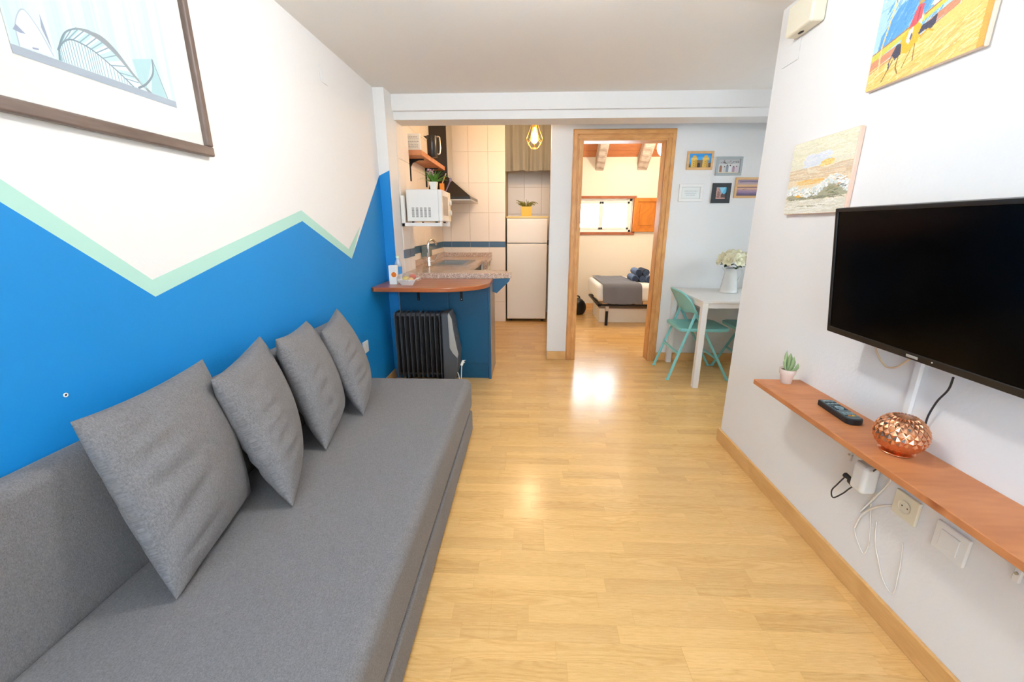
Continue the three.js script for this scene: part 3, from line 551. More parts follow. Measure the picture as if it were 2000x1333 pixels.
// ---------------------------------------------------------------- sockets and cords below the shelf
{
  const W = (u, v, off = 0.005) => onX(u, v, XR - off);
  const a = thing('plug_adapter', 'white plug-in adapter with a black plug, below the pine shelf', 'adapter', [XR, 0.39, -1.345]);
  const c = W(1688, 932, 0.03);
  mesh('housing', rb(XR - 0.055, XR, c.y - 0.055, c.y + 0.05, c.z - 0.03, c.z + 0.03, 0.014, 4), M.white_plastic, a);
  mesh('louvre', rb(XR - 0.05, XR - 0.012, c.y + 0.046, c.y + 0.054, c.z - 0.022, c.z + 0.022, 0.003, 2), M.silver_plastic, a);
  const q = W(1665, 945, 0.04);
  const pl = mesh('plug', [new THREE.CylinderGeometry(0.016, 0.013, 0.02, 20).rotateX(Math.PI / 2).translate(XR - 0.032, q.y, c.z - 0.038), new THREE.CylinderGeometry(0.007, 0.010, 0.03, 14).rotateX(Math.PI / 2).translate(XR - 0.032, q.y + 0.004, c.z - 0.06)], M.dark_plastic, a);
  mesh('cord', tube([V3(XR - 0.032, q.y + 0.004, c.z - 0.07), W(1636, 946, 0.04), W(1624, 960, 0.04), W(1626, 972, 0.04), W(1645, 965, 0.03), W(1662, 953, 0.03), V3(XR - 0.02, q.y - 0.005, c.z - 0.028)], 0.0024, 50), M.cable_black, pl);
  solo('cable', tube([W(1702, 924, 0.03), W(1710, 918, 0.03), W(1722, 911, 0.03), V3(XR - 0.02, ST - 0.035, -1.28)], 0.0026, 20), M.cable_black, 'short black cable from the white adapter up to the shelf', 'cable');
  const P1 = [W(1755, 990), W(1730, 988), W(1705, 993), W(1685, 1005), W(1668, 1033)];
  solo('cable', tube(P1, 0.0034, 40), M.cable_white, 'cream cable curving out of the double socket', 'cable');
  solo('cable', tube([W(1740, 930, 0.02), W(1735, 945), W(1716, 965), W(1695, 985), W(1680, 1000)], 0.0032, 30), M.cable_white, 'cream cable hanging below the shelf beside the adapter', 'cable');
  solo('cable', tube([W(1668, 1035, 0.004), W(1675, 1060, 0.004), W(1686, 1082, 0.004), W(1697, 1060, 0.004), W(1700, 1010, 0.004), W(1701, 985, 0.004)], 0.0017, 40), M.cable_white, 'thin white cable hanging in a narrow loop under the adapter', 'cable');
  solo('cable', tube([W(1712, 1020, 0.004), W(1709, 1055, 0.004), W(1714, 1090, 0.004), W(1725, 1135, 0.004), W(1741, 1160, 0.004), W(1755, 1120, 0.004), W(1764, 1060, 0.004)], 0.0017, 50), M.cable_white, 'thin white cable hanging in a wide loop low on the wall', 'cable');
  const A = W(1755, 962, 0.008), Bq = W(1797, 1028, 0.008);
  const d = thing('wall_socket', 'cream socket plate below the pine shelf, between adapter and blank switch plate', 'socket', [XR, 0.41, (A.z + Bq.z) / 2]);
  mesh('plate', rb(XR - 0.010, XR, 0.402, 0.487, -1.213, -1.128, 0.003, 2), M.cream_plastic, d);
  mesh('recess', lathe([[0, 0], [0.019, 0], [0.020, 0.004], [0.0225, 0.004]], 28).rotateZ(Math.PI / 2).translate(XR - 0.0085, 0.4445, -1.1705), M.cream_plastic, d);
  for (const dz of [-0.0095, 0.0095]) mesh('pin_hole', new THREE.CylinderGeometry(0.0024, 0.0024, 0.002, 12).rotateZ(Math.PI / 2).translate(XR - 0.0095, 0.4445, -1.1705 + dz), M.dark_plastic, d);
  const e = thing('switch_plate', 'blank white switch plate below the pine shelf', 'switch', [XR, 0.39, -1.025]);
  mesh('plate', rb(XR - 0.009, XR, 0.392, 0.482, -1.072, -0.978, 0.003, 2), M.white_plastic, e);
  mesh('rocker', rb(XR - 0.0125, XR - 0.008, 0.41, 0.464, -1.052, -0.998, 0.002, 2), M.white_plastic, e);
  const sc = W(1663, 890);
  solo('screw', new THREE.CylinderGeometry(0.0032, 0.0032, 0.006, 12).rotateZ(Math.PI / 2).translate(XR - 0.003, sc.y, sc.z), M.steel, 'small screw in the wall under the shelf left of the adapter', 'screw');
}
// ---------------------------------------------------------------- paintings and devices on the right wall
function strokes(g, W, H, list) { for (const [col, pts, w] of list) { g.strokeStyle = col; g.lineWidth = w; g.lineCap = 'round'; g.beginPath(); pts.forEach(([x, y], i) => (i ? g.lineTo(x * W, y * H) : g.moveTo(x * W, y * H))); g.stroke(); } }
const poly = (g, W, H, col, pts) => { g.fillStyle = col; g.beginPath(); pts.forEach(([x, y], i) => (i ? g.lineTo(x * W, y * H) : g.moveTo(x * W, y * H))); g.closePath(); g.fill(); };
// repaint a flat sketch with short brush strokes that take their colour from it
function painterly(src, seed, n, len, wid, flow) {
  const W = src.width, H = src.height, d = src.getContext('2d').getImageData(0, 0, W, H).data;
  return canvas(W, H, (g) => { g.drawImage(src, 0, 0); seedN = seed; g.lineCap = 'round'; for (let i = 0; i < n; i++) { const x = rr(0, W), y = rr(0, H), k = ((y | 0) * W + (x | 0)) * 4, j = rr(-14, 14), a = flow(x / W, y / H) + rr(-0.5, 0.5), l = rr(0.4, 1) * len; g.strokeStyle = css(d[k] + j, d[k + 1] + j, d[k + 2] + j * 0.8, 0.75); g.lineWidth = rr(0.4, 1) * wid; g.beginPath(); g.moveTo(x - Math.cos(a) * l / 2, y - Math.sin(a) * l / 2); g.lineTo(x + Math.cos(a) * l / 2, y + Math.sin(a) * l / 2); g.stroke(); } });
}
function paintedCanvas(name, label, zl, zr, y0, y1, depth, art, side) {
  const t = thing(name, label, 'painting', [XR - depth, y0, (zl + zr) / 2]);
  mesh('stretcher', rb(XR - depth, XR - 0.001, y0, y1, zl, zr, 0.004, 2), side, t);
  const pm = std(t.name + '_art', null, 0.65, { map: ctex(art), bumpMap: heatherBump, bumpScale: 0.0006 });
  mesh('painted_face', new THREE.PlaneGeometry(zr - zl - 0.004, y1 - y0 - 0.004).rotateY(-Math.PI / 2).translate(XR - depth - 0.0008, (y0 + y1) / 2, (zl + zr) / 2), pm, t);
  return t;
}
{
  const art = canvas(900, 1000, (g, W, H) => {
    const P = (c, p) => poly(g, W, H, c, p);
    P('#b4d8ec', [[0, 0], [1, 0], [1, 1], [0, 1]]);
    seedN = 611;
    for (let i = 0; i < 260; i++) strokes(g, W, H, [[['#b4d8ee', '#cfe5f0', '#9cc8e6', '#e4eef0'][i % 4], [[rr(0, 1), rr(0, 0.45)], [0, 0]].map((p, k, a) => (k ? [a[0][0] + rr(0.04, 0.1), a[0][1] - rr(0.0, 0.05)] : p)), rr(5, 14)]]);
    P('#5f9fd8', [[0.05, 0.75], [0.06, 0.62], [0.2, 0.46], [0.4, 0.43], [0.56, 0.40], [0.7, 0.55], [0.5, 0.6], [0.2, 0.73]]);
    for (let i = 0; i < 140; i++) { const x = rr(0.08, 0.6), y = rr(0.45, 0.7); strokes(g, W, H, [[['#6cacde', '#5596d0', '#94c2e6', '#62a2da'][i % 4], [[x, y], [x + 0.03, y - 0.05]], rr(4, 10)]]); }
    P('#dfe9ee', [[0.5, 0.58], [0.62, 0.44], [0.68, 0.5], [0.58, 0.6]]); P('#e8b06a', [[0.6, 0.53], [0.66, 0.46], [0.7, 0.52], [0.64, 0.56]]);
    P('#cfca5a', [[0, 0.80], [0, 0.735], [0.3, 0.66], [0.65, 0.56], [1, 0.44], [1, 0.52], [0.6, 0.62], [0.3, 0.71]]);
    P('#d2906f', [[0, 0.86], [0, 0.79], [0.35, 0.72], [0.7, 0.62], [1, 0.51], [1, 0.60], [0.6, 0.70]]);
    P('#eecb78', [[0, 1], [0, 0.855], [0.35, 0.78], [0.65, 0.69], [1, 0.585], [1, 1]]);
    for (let i = 0; i < 260; i++) { const x = rr(0, 1), y = rr(0.72 + 0.2 * (1 - x) * 0.8, 1); strokes(g, W, H, [[['#f0d692', '#e6bd62', '#ecc97c', '#f2dca2', '#e4b468'][i % 5], [[x, y], [x + rr(0.04, 0.12), y - rr(0.01, 0.05)]], rr(4, 12)]]); }
    P('#e2a850', [[0.95, 1], [0.96, 0.55], [1, 0.54], [1, 1]]);
    strokes(g, W, H, [['#b9715c', [[0, 0.735], [0.35, 0.655], [0.68, 0.555], [1, 0.43]], 9], ['#c98a74', [[0, 0.87], [0.4, 0.775], [0.75, 0.66], [1, 0.575]], 8], ['#f4e6c8', [[0.75, 0.67], [0.77, 0.48]], 7], ['#e6d29a', [[0.1, 0.9], [0.09, 0.7], [0.16, 0.4], [0.19, 0.1]], 14], ['#a06a50', [[0.16, 0.42], [0.12, 0.3], [0.2, 0.2]], 6]]);
    for (let i = 0; i < 90; i++) { g.fillStyle = ['#d9973f', '#b7bf55', '#c9a2a0', '#e8dfb4', '#9fb7d4'][i % 5]; g.beginPath(); g.ellipse(rr(0.05, 0.3) * W, rr(0.05, 0.36) * H, rr(5, 16), rr(4, 10), rr(0, 3), 0, 7); g.fill(); }
    // rider on a horse
    P('#e9b53c', [[0.27, 0.80], [0.29, 0.70], [0.36, 0.655], [0.44, 0.66], [0.47, 0.70], [0.45, 0.78], [0.37, 0.835]]);
    P('#4b4a5c', [[0.22, 0.80], [0.25, 0.735], [0.295, 0.745], [0.31, 0.82], [0.26, 0.845]]); P('#4b4a5c', [[0.44, 0.74], [0.46, 0.685], [0.53, 0.68], [0.58, 0.655], [0.58, 0.715], [0.54, 0.745], [0.50, 0.725]]);
    P('#f3efe6', [[0.335, 0.745], [0.345, 0.68], [0.38, 0.66], [0.385, 0.73], [0.365, 0.775]]);
    P('#d85a62', [[0.34, 0.665], [0.365, 0.575], [0.40, 0.52], [0.44, 0.55], [0.43, 0.64], [0.40, 0.66]]); P('#c9a05a', [[0.385, 0.53], [0.40, 0.485], [0.435, 0.49], [0.435, 0.53]]); P('#f0e2cc', [[0.43, 0.58], [0.46, 0.63], [0.45, 0.67], [0.42, 0.65]]);
    strokes(g, W, H, [['#9a7a3a', [[0.24, 0.84], [0.2, 0.90], [0.16, 0.97]], 7], ['#a8793f', [[0.29, 0.83], [0.28, 0.90], [0.31, 0.95]], 8], ['#b98a40', [[0.40, 0.82], [0.36, 0.90], [0.35, 0.92]], 7], ['#a8793f', [[0.43, 0.79], [0.435, 0.86], [0.44, 0.90]], 7], ['#e9b53c', [[0.47, 0.76], [0.52, 0.73], [0.57, 0.76]], 8], ['#564a58', [[0.22, 0.8], [0.2, 0.86], [0.21, 0.9]], 7]]);
  });
  paintedCanvas('horse_painting', 'bright yellow and blue painting of a rider on a horse', -1.714, -1.312, 1.772, 2.2, 0.016, (() => { const c = painterly(art, 21, 12000, 15, 6, (u, v) => (v > 0.55 ? -0.28 : -0.8)), g = c.getContext('2d'), W = 900, H = 1000;
    strokes(g, W, H, [['#8a6a34', [[0.235, 0.84], [0.205, 0.90], [0.165, 0.965]], 6], ['#9a7038', [[0.29, 0.83], [0.285, 0.90], [0.315, 0.95]], 7], ['#a87c3c', [[0.40, 0.82], [0.365, 0.89], [0.35, 0.925]], 6], ['#9a7038', [[0.43, 0.79], [0.437, 0.86], [0.442, 0.905]], 6], ['#5a5068', [[0.23, 0.78], [0.205, 0.84], [0.212, 0.895]], 7], ['#d9a53a', [[0.47, 0.77], [0.52, 0.735], [0.575, 0.755]], 7]]);
    poly(g, W, H, '#caa15c', [[0.392, 0.53], [0.397, 0.495], [0.43, 0.493], [0.433, 0.53]]); poly(g, W, H, '#b98a4a', [[0.375, 0.505], [0.395, 0.48], [0.435, 0.48], [0.45, 0.5], [0.43, 0.5]]); poly(g, W, H, '#d4606a', [[0.36, 0.6], [0.385, 0.535], [0.44, 0.54], [0.44, 0.63], [0.40, 0.65]]); poly(g, W, H, '#b84a58', [[0.40, 0.55], [0.415, 0.55], [0.41, 0.64], [0.40, 0.64]]); poly(g, W, H, '#f4efe4', [[0.35, 0.73], [0.36, 0.675], [0.385, 0.665], [0.38, 0.73], [0.365, 0.765]]); poly(g, W, H, '#6a6678', [[0.365, 0.735], [0.375, 0.7], [0.39, 0.72], [0.378, 0.755]]);
    return c; })(), std('canvas_edge', '#f0d9c4', 0.8));
  const wave = canvas(900, 700, (g, W, H) => {
    const gr = g.createLinearGradient(0, 0, 0, H); gr.addColorStop(0, '#e9e6c8'); gr.addColorStop(0.3, '#e6e2cc'); gr.addColorStop(0.55, '#ecd9b8'); gr.addColorStop(1, '#e3dccb'); g.fillStyle = gr; g.fillRect(0, 0, W, H);
    seedN = 733;
    const st = (cols, n, x0, x1, y0, y1, l, w) => { for (let i = 0; i < n; i++) { const x = rr(x0, x1), y = rr(y0, y1); strokes(g, W, H, [[cols[i % cols.length], [[x, y], [x + l * 0.5, y - 0.006], [x + l, y + rr(-0.012, 0.012)]], rr(w * 0.5, w)]]); } };
    st(['#ece8cf', '#e4dfc0', '#efe9d4'], 160, -0.1, 1, 0.02, 0.3, 0.16, 16);
    st(['#dfe3ea', '#d8dfe6', '#e6e8ea'], 90, 0.22, 0.56, 0.2, 0.36, 0.14, 16);
    st(['#eccf7c', '#e3c07a', '#f0d88e'], 40, 0.5, 0.66, 0.31, 0.38, 0.08, 13); st(['#dcbf9a', '#d9c3a6', '#e6d2b4'], 120, -0.1, 0.95, 0.38, 0.56, 0.18, 13);
    st(['#eab867', '#e9c98a'], 40, 0.1, 0.55, 0.54, 0.6, 0.12, 11);
    poly(g, W, H, '#a9a58a', [[0, 0.78], [0.06, 0.70], [0.2, 0.66], [0.5, 0.7], [0.75, 0.6], [0.9, 0.62], [1, 0.72], [1, 0.78], [0.6, 0.8], [0.3, 0.81]]);
    poly(g, W, H, '#e8a92c', [[0.14, 0.74], [0.22, 0.66], [0.3, 0.68], [0.38, 0.75], [0.26, 0.78]]);
    for (let i = 0; i < 420; i++) { const q = rnd(), x = q, base = 0.69 - (q > 0.55 ? 0.12 * Math.sin((q - 0.55) / 0.45 * 3.14) : 0.02 * Math.sin(q * 12)); g.fillStyle = ['#f4f5f2', '#e2e7e6', '#f8f7f0', '#cfd8d4'][i % 4]; g.beginPath(); g.ellipse(x * W, (base + rr(-0.06, 0.06)) * H, rr(8, 24), rr(4, 10), rr(-0.7, 0.5), 0, 7); g.fill(); }
    st(['#7b7d68', '#8f9078', '#86846e'], 40, -0.05, 0.95, 0.775, 0.81, 0.09, 7); st(['#8a8c6a', '#9a946e', '#6f7458'], 26, 0.68, 0.86, 0.66, 0.76, 0.04, 9);
    st(['#c9a37a', '#7a7a72'], 14, 0.8, 0.95, 0.55, 0.7, 0.05, 8);
    st(['#e8e6da', '#dcd8c6', '#efebdf', '#d9d2bc'], 220, -0.1, 1, 0.82, 0.99, 0.2, 10); st(['#8f8a64', '#a39a70'], 10, 0.2, 0.7, 0.895, 0.91, 0.12, 4);
  });
  paintedCanvas('sea_painting', 'small cream painting of breaking sea waves next to the television', -2.078, -1.692, 1.362, 1.664, 0.02, painterly(wave, 22, 9000, 22, 6, () => -0.05), std('canvas_edge_pink', '#ecc9b4', 0.8));
}
{
  const t = thing('motion_sensor', 'cream box with a dark lens on the wall near the ceiling', 'sensor', [XR, 2.14, -2.17]);
  const a = onX(1552, 66, 1.19), b = onX(1606, 44, 1.19);
  mesh('housing', rb(XR - 0.06, XR, 2.135, 2.26, -2.235, -2.05, 0.012, 4), M.cream_plastic, t);
  const l = onY(1575, 58, 2.133);
  mesh('lens', new THREE.SphereGeometry(0.012, 20, 12).scale(0.7, 0.35, 1.5).translate(XR - 0.03, 2.135, -2.16), M.black_plastic, t);
  solo('cover_plate', rb(XR - 0.004, XR, 2.045, 2.13, -2.325, -2.2, 0.0015, 2), M.white_paint, 'white blanking plate below the wall sensor', 'cover plate');
}
// ================================================================ KITCHEN
{ // blue peninsula cabinet
  const t = thing('peninsula_cabinet', 'dark blue painted kitchen peninsula under the wooden bar top', 'cabinet', [-0.7, 0, -3.64]);
  mesh('carcass', [rb(-1.095, -0.335, 0.1, 0.833, -3.855, -3.45, 0.003, 2), bx(-1.09, -0.335, 0.8, 0.866, -3.855, -3.612)], M.blue_lacquer, t);
  const seam = onZ(877, 600, -3.435).x;
  mesh('front_panel', rb(-1.095, seam - 0.0015, 0.14, 0.832, -3.45, -3.435, 0.003, 2), M.blue_lacquer, t);
  mesh('front_panel', rb(seam + 0.0015, -0.338, 0.14, 0.832, -3.45, -3.435, 0.003, 2), M.blue_lacquer, t);
  mesh('plinth', bx(-1.095, -0.345, 0, 0.14, -3.8, -3.448), M.blue_lacquer, t);
  mesh('end_panel', rb(-0.338, -0.318, 0, 0.833, -3.86, -3.42, 0.002, 2), M.blue_lacquer, t);
  mesh('end_face', bx(-0.3185, -0.317, 0.0, 0.833, -3.856, -3.424), std('end_laminate', '#9c8c7c', 0.35), t);
  // triangular support under the stone overhang
  mesh('gusset', prism([[-0.317, 0.866], [-0.16, 0.866], [-0.17, 0.842], [-0.28, 0.735], [-0.317, 0.75]], 'z', -3.66, -3.63), M.blue_lacquer, t);
  for (const u of [817, 901]) { const p = onZ(u, 575, -3.43); const b = mesh('shelf_bracket', [rb(p.x - 0.011, p.x + 0.011, 0.70, 0.833, -3.435, -3.431, 0.0015, 1), rb(p.x - 0.011, p.x + 0.011, 0.829, 0.833, -3.435, -3.30, 0.0015, 1)], M.black_metal, t); mesh('screw_head', new THREE.SphereGeometry(0.005, 10, 8).translate(p.x, 0.715, -3.43), M.chrome, b); }
}
{ // wooden bar top with a rounded end
  const sh = []; sh.push([XL + 0.003, -3.605], [XL + 0.003, -3.05]);
  sh.push([-1.16, -3.032]); for (let i = 0; i <= 24; i++) { const q = i / 24, a = q * Math.PI / 2; sh.push([-0.72 + 0.41 * Math.sin(a), -3.405 + 0.385 * Math.pow(Math.cos(a), 0.9)]); }
  sh.push([-0.31, -3.605]);
  // notch around the wall end
  const P = [[-1.098, -3.605], [-1.098, -3.428], [XL + 0.003, -3.428], ...sh.slice(1)];
  const g = prism(P, 'y', 0.834, 0.868, [], 0.006);
  const b = solo('bar_top', metric(g, 0.9), M.bar_wood, 'reddish brown wooden bar top with a rounded end on the blue peninsula', 'bar top');
}
{
  // stone worktops
  const p = [[-1.092, -3.606], [-0.335, -3.606], [-0.15, -3.655], [-0.15, -3.70], [-0.225, -3.875], [-1.092, -3.875]];
  solo('stone_worktop', metric(prism(p, 'y', 0.867, 0.915, [], 0.003), 1.6), M.granite, 'speckled pink-brown granite worktop on the blue peninsula', 'worktop');
  const q = [[-1.163, -3.88], [-0.56, -3.88], [-0.56, -5.08], [-0.50, -5.08], [-0.50, -5.718], [-1.163, -5.718], [-1.163, -4.003], [-1.092, -4.003], [-1.092, -3.88]].slice(0, 9);
  const poly2 = [[-1.092, -3.88], [-0.56, -3.88], [-0.56, -5.08], [-0.50, -5.08], [-0.50, -5.718], [-1.163, -5.718], [-1.163, -4.003], [-1.092, -4.003]];
  const w = thing('stone_worktop', 'granite worktop with the steel sink along the tiled wall', 'worktop', [-0.85, 0.875, -4.8]);
  mesh('slab', metric(prism(poly2, 'y', 0.875, 0.915, [[[-1.0, -4.35], [-0.68, -4.35], [-0.68, -4.95], [-1.0, -4.95]]], 0.002), 1.6), M.granite, w);
  mesh('upstand', metric(rb(-1.1635, -1.143, 0.915, 0.975, -5.7, -4.01, 0.003, 1), 1.6), M.granite, w);
  mesh('upstand', metric(rb(-1.143, -0.50, 0.915, 0.965, -5.718, -5.698, 0.003, 1), 1.6), M.granite, w);
  mesh('end_cladding', metric(rb(-0.56, -0.50, 0.80, 0.875, -5.09, -5.08, 0.002, 1), 1.6), M.granite, w);
  const s = thing('sink', 'steel kitchen sink let into the granite worktop', 'sink', [-0.84, 0.78, -4.65]);
  const fr = [[-1.03, -4.25], [-0.63, -4.25], [-0.63, -5.02], [-1.03, -5.02]];
  mesh('rim', prism(fr, 'y', 0.915, 0.921, [[[-0.985, -4.365], [-0.695, -4.365], [-0.695, -4.935], [-0.985, -4.935]]], 0.002), M.steel, s);
  mesh('basin', [bx(-0.99, -0.985, 0.78, 0.916, -4.94, -4.36), bx(-0.695, -0.69, 0.78, 0.916, -4.94, -4.36), bx(-0.99, -0.69, 0.78, 0.916, -4.365, -4.36), bx(-0.99, -0.69, 0.78, 0.916, -4.94, -4.935), bx(-0.99, -0.69, 0.775, 0.78, -4.94, -4.36)], M.steel, s);
  const tp = onY(838, 523, 0.915), x = tp.x, z = -4.2, ty = 0.915;
  const X = onZ(838, 520, z).x;
  const t = thing('kitchen_tap', 'tall chrome kitchen tap with a lever beside the sink', 'tap', [X, ty, z]);
  mesh('base', lathe([[0, 0], [0.03, 0], [0.03, 0.008], [0.021, 0.014], [0.021, 0.09], [0.015, 0.1], [0, 0.1]], 28).translate(X, ty, z), M.chrome, t);
  mesh('spout', tube([V3(X, ty + 0.09, z), V3(X, ty + 0.2, z), V3(X + 0.005, ty + 0.245, z - 0.01), V3(X + 0.03, ty + 0.262, z - 0.06), V3(X + 0.05, ty + 0.235, z - 0.12), V3(X + 0.055, ty + 0.21, z - 0.13)], 0.0115, 40, 14), M.chrome, t);
  mesh('lever', [bar(V3(X + 0.015, ty + 0.05, z), V3(X + 0.055, ty + 0.055, z), 0.011, 14), tube([V3(X + 0.055, ty + 0.055, z), V3(X + 0.075, ty + 0.085, z), V3(X + 0.1, ty + 0.13, z)], 0.006, 16, 10)], M.chrome, t);
}
{ // base units along the tiled wall
  const t = thing('base_cabinet', 'white kitchen base cabinet under the sink', 'cabinet', [-0.88, 0, -4.2]);
  mesh('carcass', bx(-1.08, -0.6, 0.1, 0.765, -4.4, -3.885), M.white_gloss, t);
  mesh('door', rb(-0.6, -0.58, 0.12, 0.865, -4.395, -3.9, 0.003, 2), M.white_gloss, t);
  const o = thing('oven', 'black built-in oven beneath the granite worktop', 'oven', [-0.85, 0, -4.72]);
  mesh('housing', bx(-1.08, -0.6, 0.1, 0.765, -5.05, -4.41), M.dark_plastic, o);
  mesh('door', rb(-0.6, -0.575, 0.12, 0.868, -5.04, -4.42, 0.004, 2), M.black_plastic, o);
  mesh('handle', bar(V3(-0.56, 0.76, -4.98), V3(-0.56, 0.76, -4.48), 0.008), M.steel, o);
  const c = thing('base_cabinet', 'white corner base cabinet against the tiled back wall', 'cabinet', [-0.83, 0, -5.4]);
  mesh('carcass', bx(-1.08, -0.54, 0.0, 0.872, -5.71, -5.095), M.white_gloss, c);
  mesh('door', rb(-0.54, -0.52, 0.1, 0.79, -5.70, -5.1, 0.003, 2), M.white_gloss, c);
}
{ // oil filled radiator in front of the peninsula
  const zc = -3.26, zh = 0.075, x0 = onZ(776, 680, zc).x, x1 = onZ(869, 680, zc).x;
  const t = thing('oil_radiator', 'black oil-filled column radiator with grey control unit under the bar', 'radiator', [(x0 + x1) / 2, 0, zc]);
  const n = 10, step = (x1 - x0) / n;
  const finShape = (() => { const s = new THREE.Shape(), r = 0.03; const a = zc - zh, b = zc + zh, y0 = 0.085, y1 = 0.64; s.moveTo(a + r, y0); s.lineTo(b - r, y0); s.quadraticCurveTo(b, y0, b, y0 + r); s.lineTo(b, y1 - r); s.quadraticCurveTo(b, y1, b - r, y1); s.lineTo(a + r, y1); s.quadraticCurveTo(a, y1, a, y1 - r); s.lineTo(a, y0 + r); s.quadraticCurveTo(a, y0, a + r, y0); return s; })();
  const fin = (x) => { const g = new THREE.ExtrudeGeometry(finShape, { depth: 0.002, bevelEnabled: true, bevelSize: 0.002, bevelThickness: 0.002, bevelSegments: 2, curveSegments: 6 }); g.rotateY(Math.PI / 2); g.scale(1, 1, -1); flip(g); g.translate(x - 0.001, 0, 0); return merge([g, bar(V3(x - step / 2, 0.605, zc), V3(x + step / 2, 0.605, zc), 0.026, 16), bar(V3(x - step / 2, 0.125, zc), V3(x + step / 2, 0.125, zc), 0.026, 16)]); };
  for (let k = 0; k < n; k++) { const xk = x0 + (k + 0.5) * step, f = mesh('fin', fin(xk), M.fin_grey, t); mesh('core', rb(xk - step / 2, xk + step / 2, 0.12, 0.61, zc - 0.03, zc + 0.03, 0.006, 1), M.black_plastic, f); };
  // control housing: grey shell with a silver sloping face
  const xa = x1, prof = [[xa, 0.06], [xa + 0.085, 0.06], [xa + 0.115, 0.17], [xa + 0.128, 0.30], [xa + 0.118, 0.36], [xa + 0.096, 0.50], [xa + 0.085, 0.60], [xa + 0.06, 0.648], [xa, 0.64]];
  mesh('control_housing', prism(prof, 'z', zc - 0.09, zc + 0.09, [], 0.008), M.grey_plastic, t);
  const pane = [[xa + 0.052, 0.63], [xa + 0.062, 0.648], [xa + 0.084, 0.60], [xa + 0.094, 0.50], [xa + 0.116, 0.36], [xa + 0.128, 0.31], [xa + 0.118, 0.275], [xa + 0.082, 0.315], [xa + 0.058, 0.36]];
  const cp = mesh('control_panel', prism(pane, 'z', zc + 0.085, zc + 0.098, [], 0.004), M.silver_plastic, t);
  for (const y of [0.54, 0.44]) mesh('knob', lathe([[0, 0], [0.016, 0], [0.014, 0.014], [0, 0.014]], 20).rotateZ(-Math.PI / 2).translate(xa + (y > 0.5 ? 0.088 : 0.102), y, zc + 0.03), M.grey_plastic, cp);
  for (const x of [x0 + 0.06, x1 - 0.06]) { const f = mesh('foot_bar', bar(V3(x, 0.055, zc - 0.11), V3(x, 0.055, zc + 0.11), 0.008), M.black_metal, t); for (const s of [-1, 1]) mesh('castor', new THREE.CylinderGeometry(0.028, 0.028, 0.022, 18).rotateZ(Math.PI / 2).translate(x, 0.028, zc + s * 0.11), M.black_plastic, f); }
  const c0 = onZ(902, 712, -3.16), pl = mesh('power_cord', tube([V3(xa + 0.1, 0.13, zc + 0.02), V3(xa + 0.12, 0.12, zc + 0.07), V3(c0.x - 0.015, 0.05, -3.15), V3(c0.x, c0.y, -3.16)], 0.004, 30), M.cable_white, t);
  mesh('plug', [bar(V3(c0.x - 0.004, c0.y - 0.01, -3.16), V3(c0.x + 0.012, c0.y + 0.03, -3.17), 0.011, 14), bar(V3(c0.x + 0.012, c0.y + 0.03, -3.165), V3(c0.x + 0.03, c0.y + 0.034, -3.165), 0.0025), bar(V3(c0.x + 0.006, c0.y + 0.012, -3.16), V3(c0.x + 0.026, c0.y + 0.016, -3.16), 0.0025)], M.white_plastic, pl);
}
{ // things on the bar: bottle, carton, wrapped fruit bowl
  const BY = 0.868;
  const b = onY(775, 548, BY), bz = -3.37, bx0 = onZ(779, 540, bz).x;
  const t = thing('water_bottle', 'clear plastic water bottle with a blue label on the bar top', 'bottle', [bx0, BY, bz]);
  mesh('bottle', lathe([[0, 0], [0.026, 0.0], [0.03, 0.006], [0.03, 0.13], [0.026, 0.15], [0.013, 0.185], [0.012, 0.2], [0, 0.2]], 32).translate(bx0, BY, bz), M.clear_plastic, t);
  mesh('label', lathe([[0.0306, 0.065], [0.0306, 0.125]], 32).translate(bx0, BY, bz), M.water_label, t);
  mesh('cap', new THREE.CylinderGeometry(0.0145, 0.0145, 0.018, 20).translate(bx0, BY + 0.203, bz), std('cap_green', '#d8e6c8', 0.5), t);
  const cz = -3.2, c1 = onZ(760, 545, cz).x, c2 = onZ(775, 545, cz).x, cy = onZ(768, 519, cz).y;
  const c = thing('carton', 'small white carton with an orange printed disc on the bar top', 'carton', [(c1 + c2) / 2, BY, cz]);
  mesh('box', rb(c1, c2, BY, cy, cz - 0.05, cz, 0.003, 2), M.paper, c);
  mesh('printed_disc', new THREE.CircleGeometry(0.02, 24).translate(c2 - 0.021, BY + (cy - BY) * 0.52, cz + 0.0006), M.orange_print, c);
  const wz = -3.2, w = onZ(798, 545, wz), wx = w.x;
  const d = thing('fruit_bowl', 'white square bowl of fruit and rolls under clear film on the bar top', 'bowl', [wx, BY, wz]);
  const bowl = lathe([[0, 0.004], [0.055, 0.004], [0.098, 0.046], [0.101, 0.044], [0.06, 0], [0, 0]].reverse(), 4).rotateY(Math.PI / 4);
  mesh('bowl', toCreasedNormals(bowl.translate(wx, BY, wz), 0.5), M.ceramic, d);
  mesh('film', new THREE.SphereGeometry(0.1, 24, 10, 0, Math.PI * 2, 0, Math.PI / 2).scale(1, 0.62, 0.8).translate(wx, BY + 0.034, wz), M.film, d);
  const fz = (n, r, dx, dy, dz, m, sx = 1) => solo(n, new THREE.SphereGeometry(r, 20, 14).scale(sx, 0.9, 1).translate(wx + dx, BY + dy, wz + dz), m, ({ apple: 'red apple lying in the wrapped bowl on the bar', bread_roll: 'pale bread roll lying in the wrapped bowl on the bar', lemon: 'yellow lemon lying in the wrapped bowl on the bar' })[n], n.replace('bread_roll', 'bread'));
  fz('apple', 0.026, 0.028, 0.058, -0.025, M.fruit_red); fz('lemon', 0.02, -0.02, 0.05, 0.012, M.fruit_yellow, 1.25); fz('bread_roll', 0.024, 0.024, 0.04, 0.03, M.bread, 1.1);
}
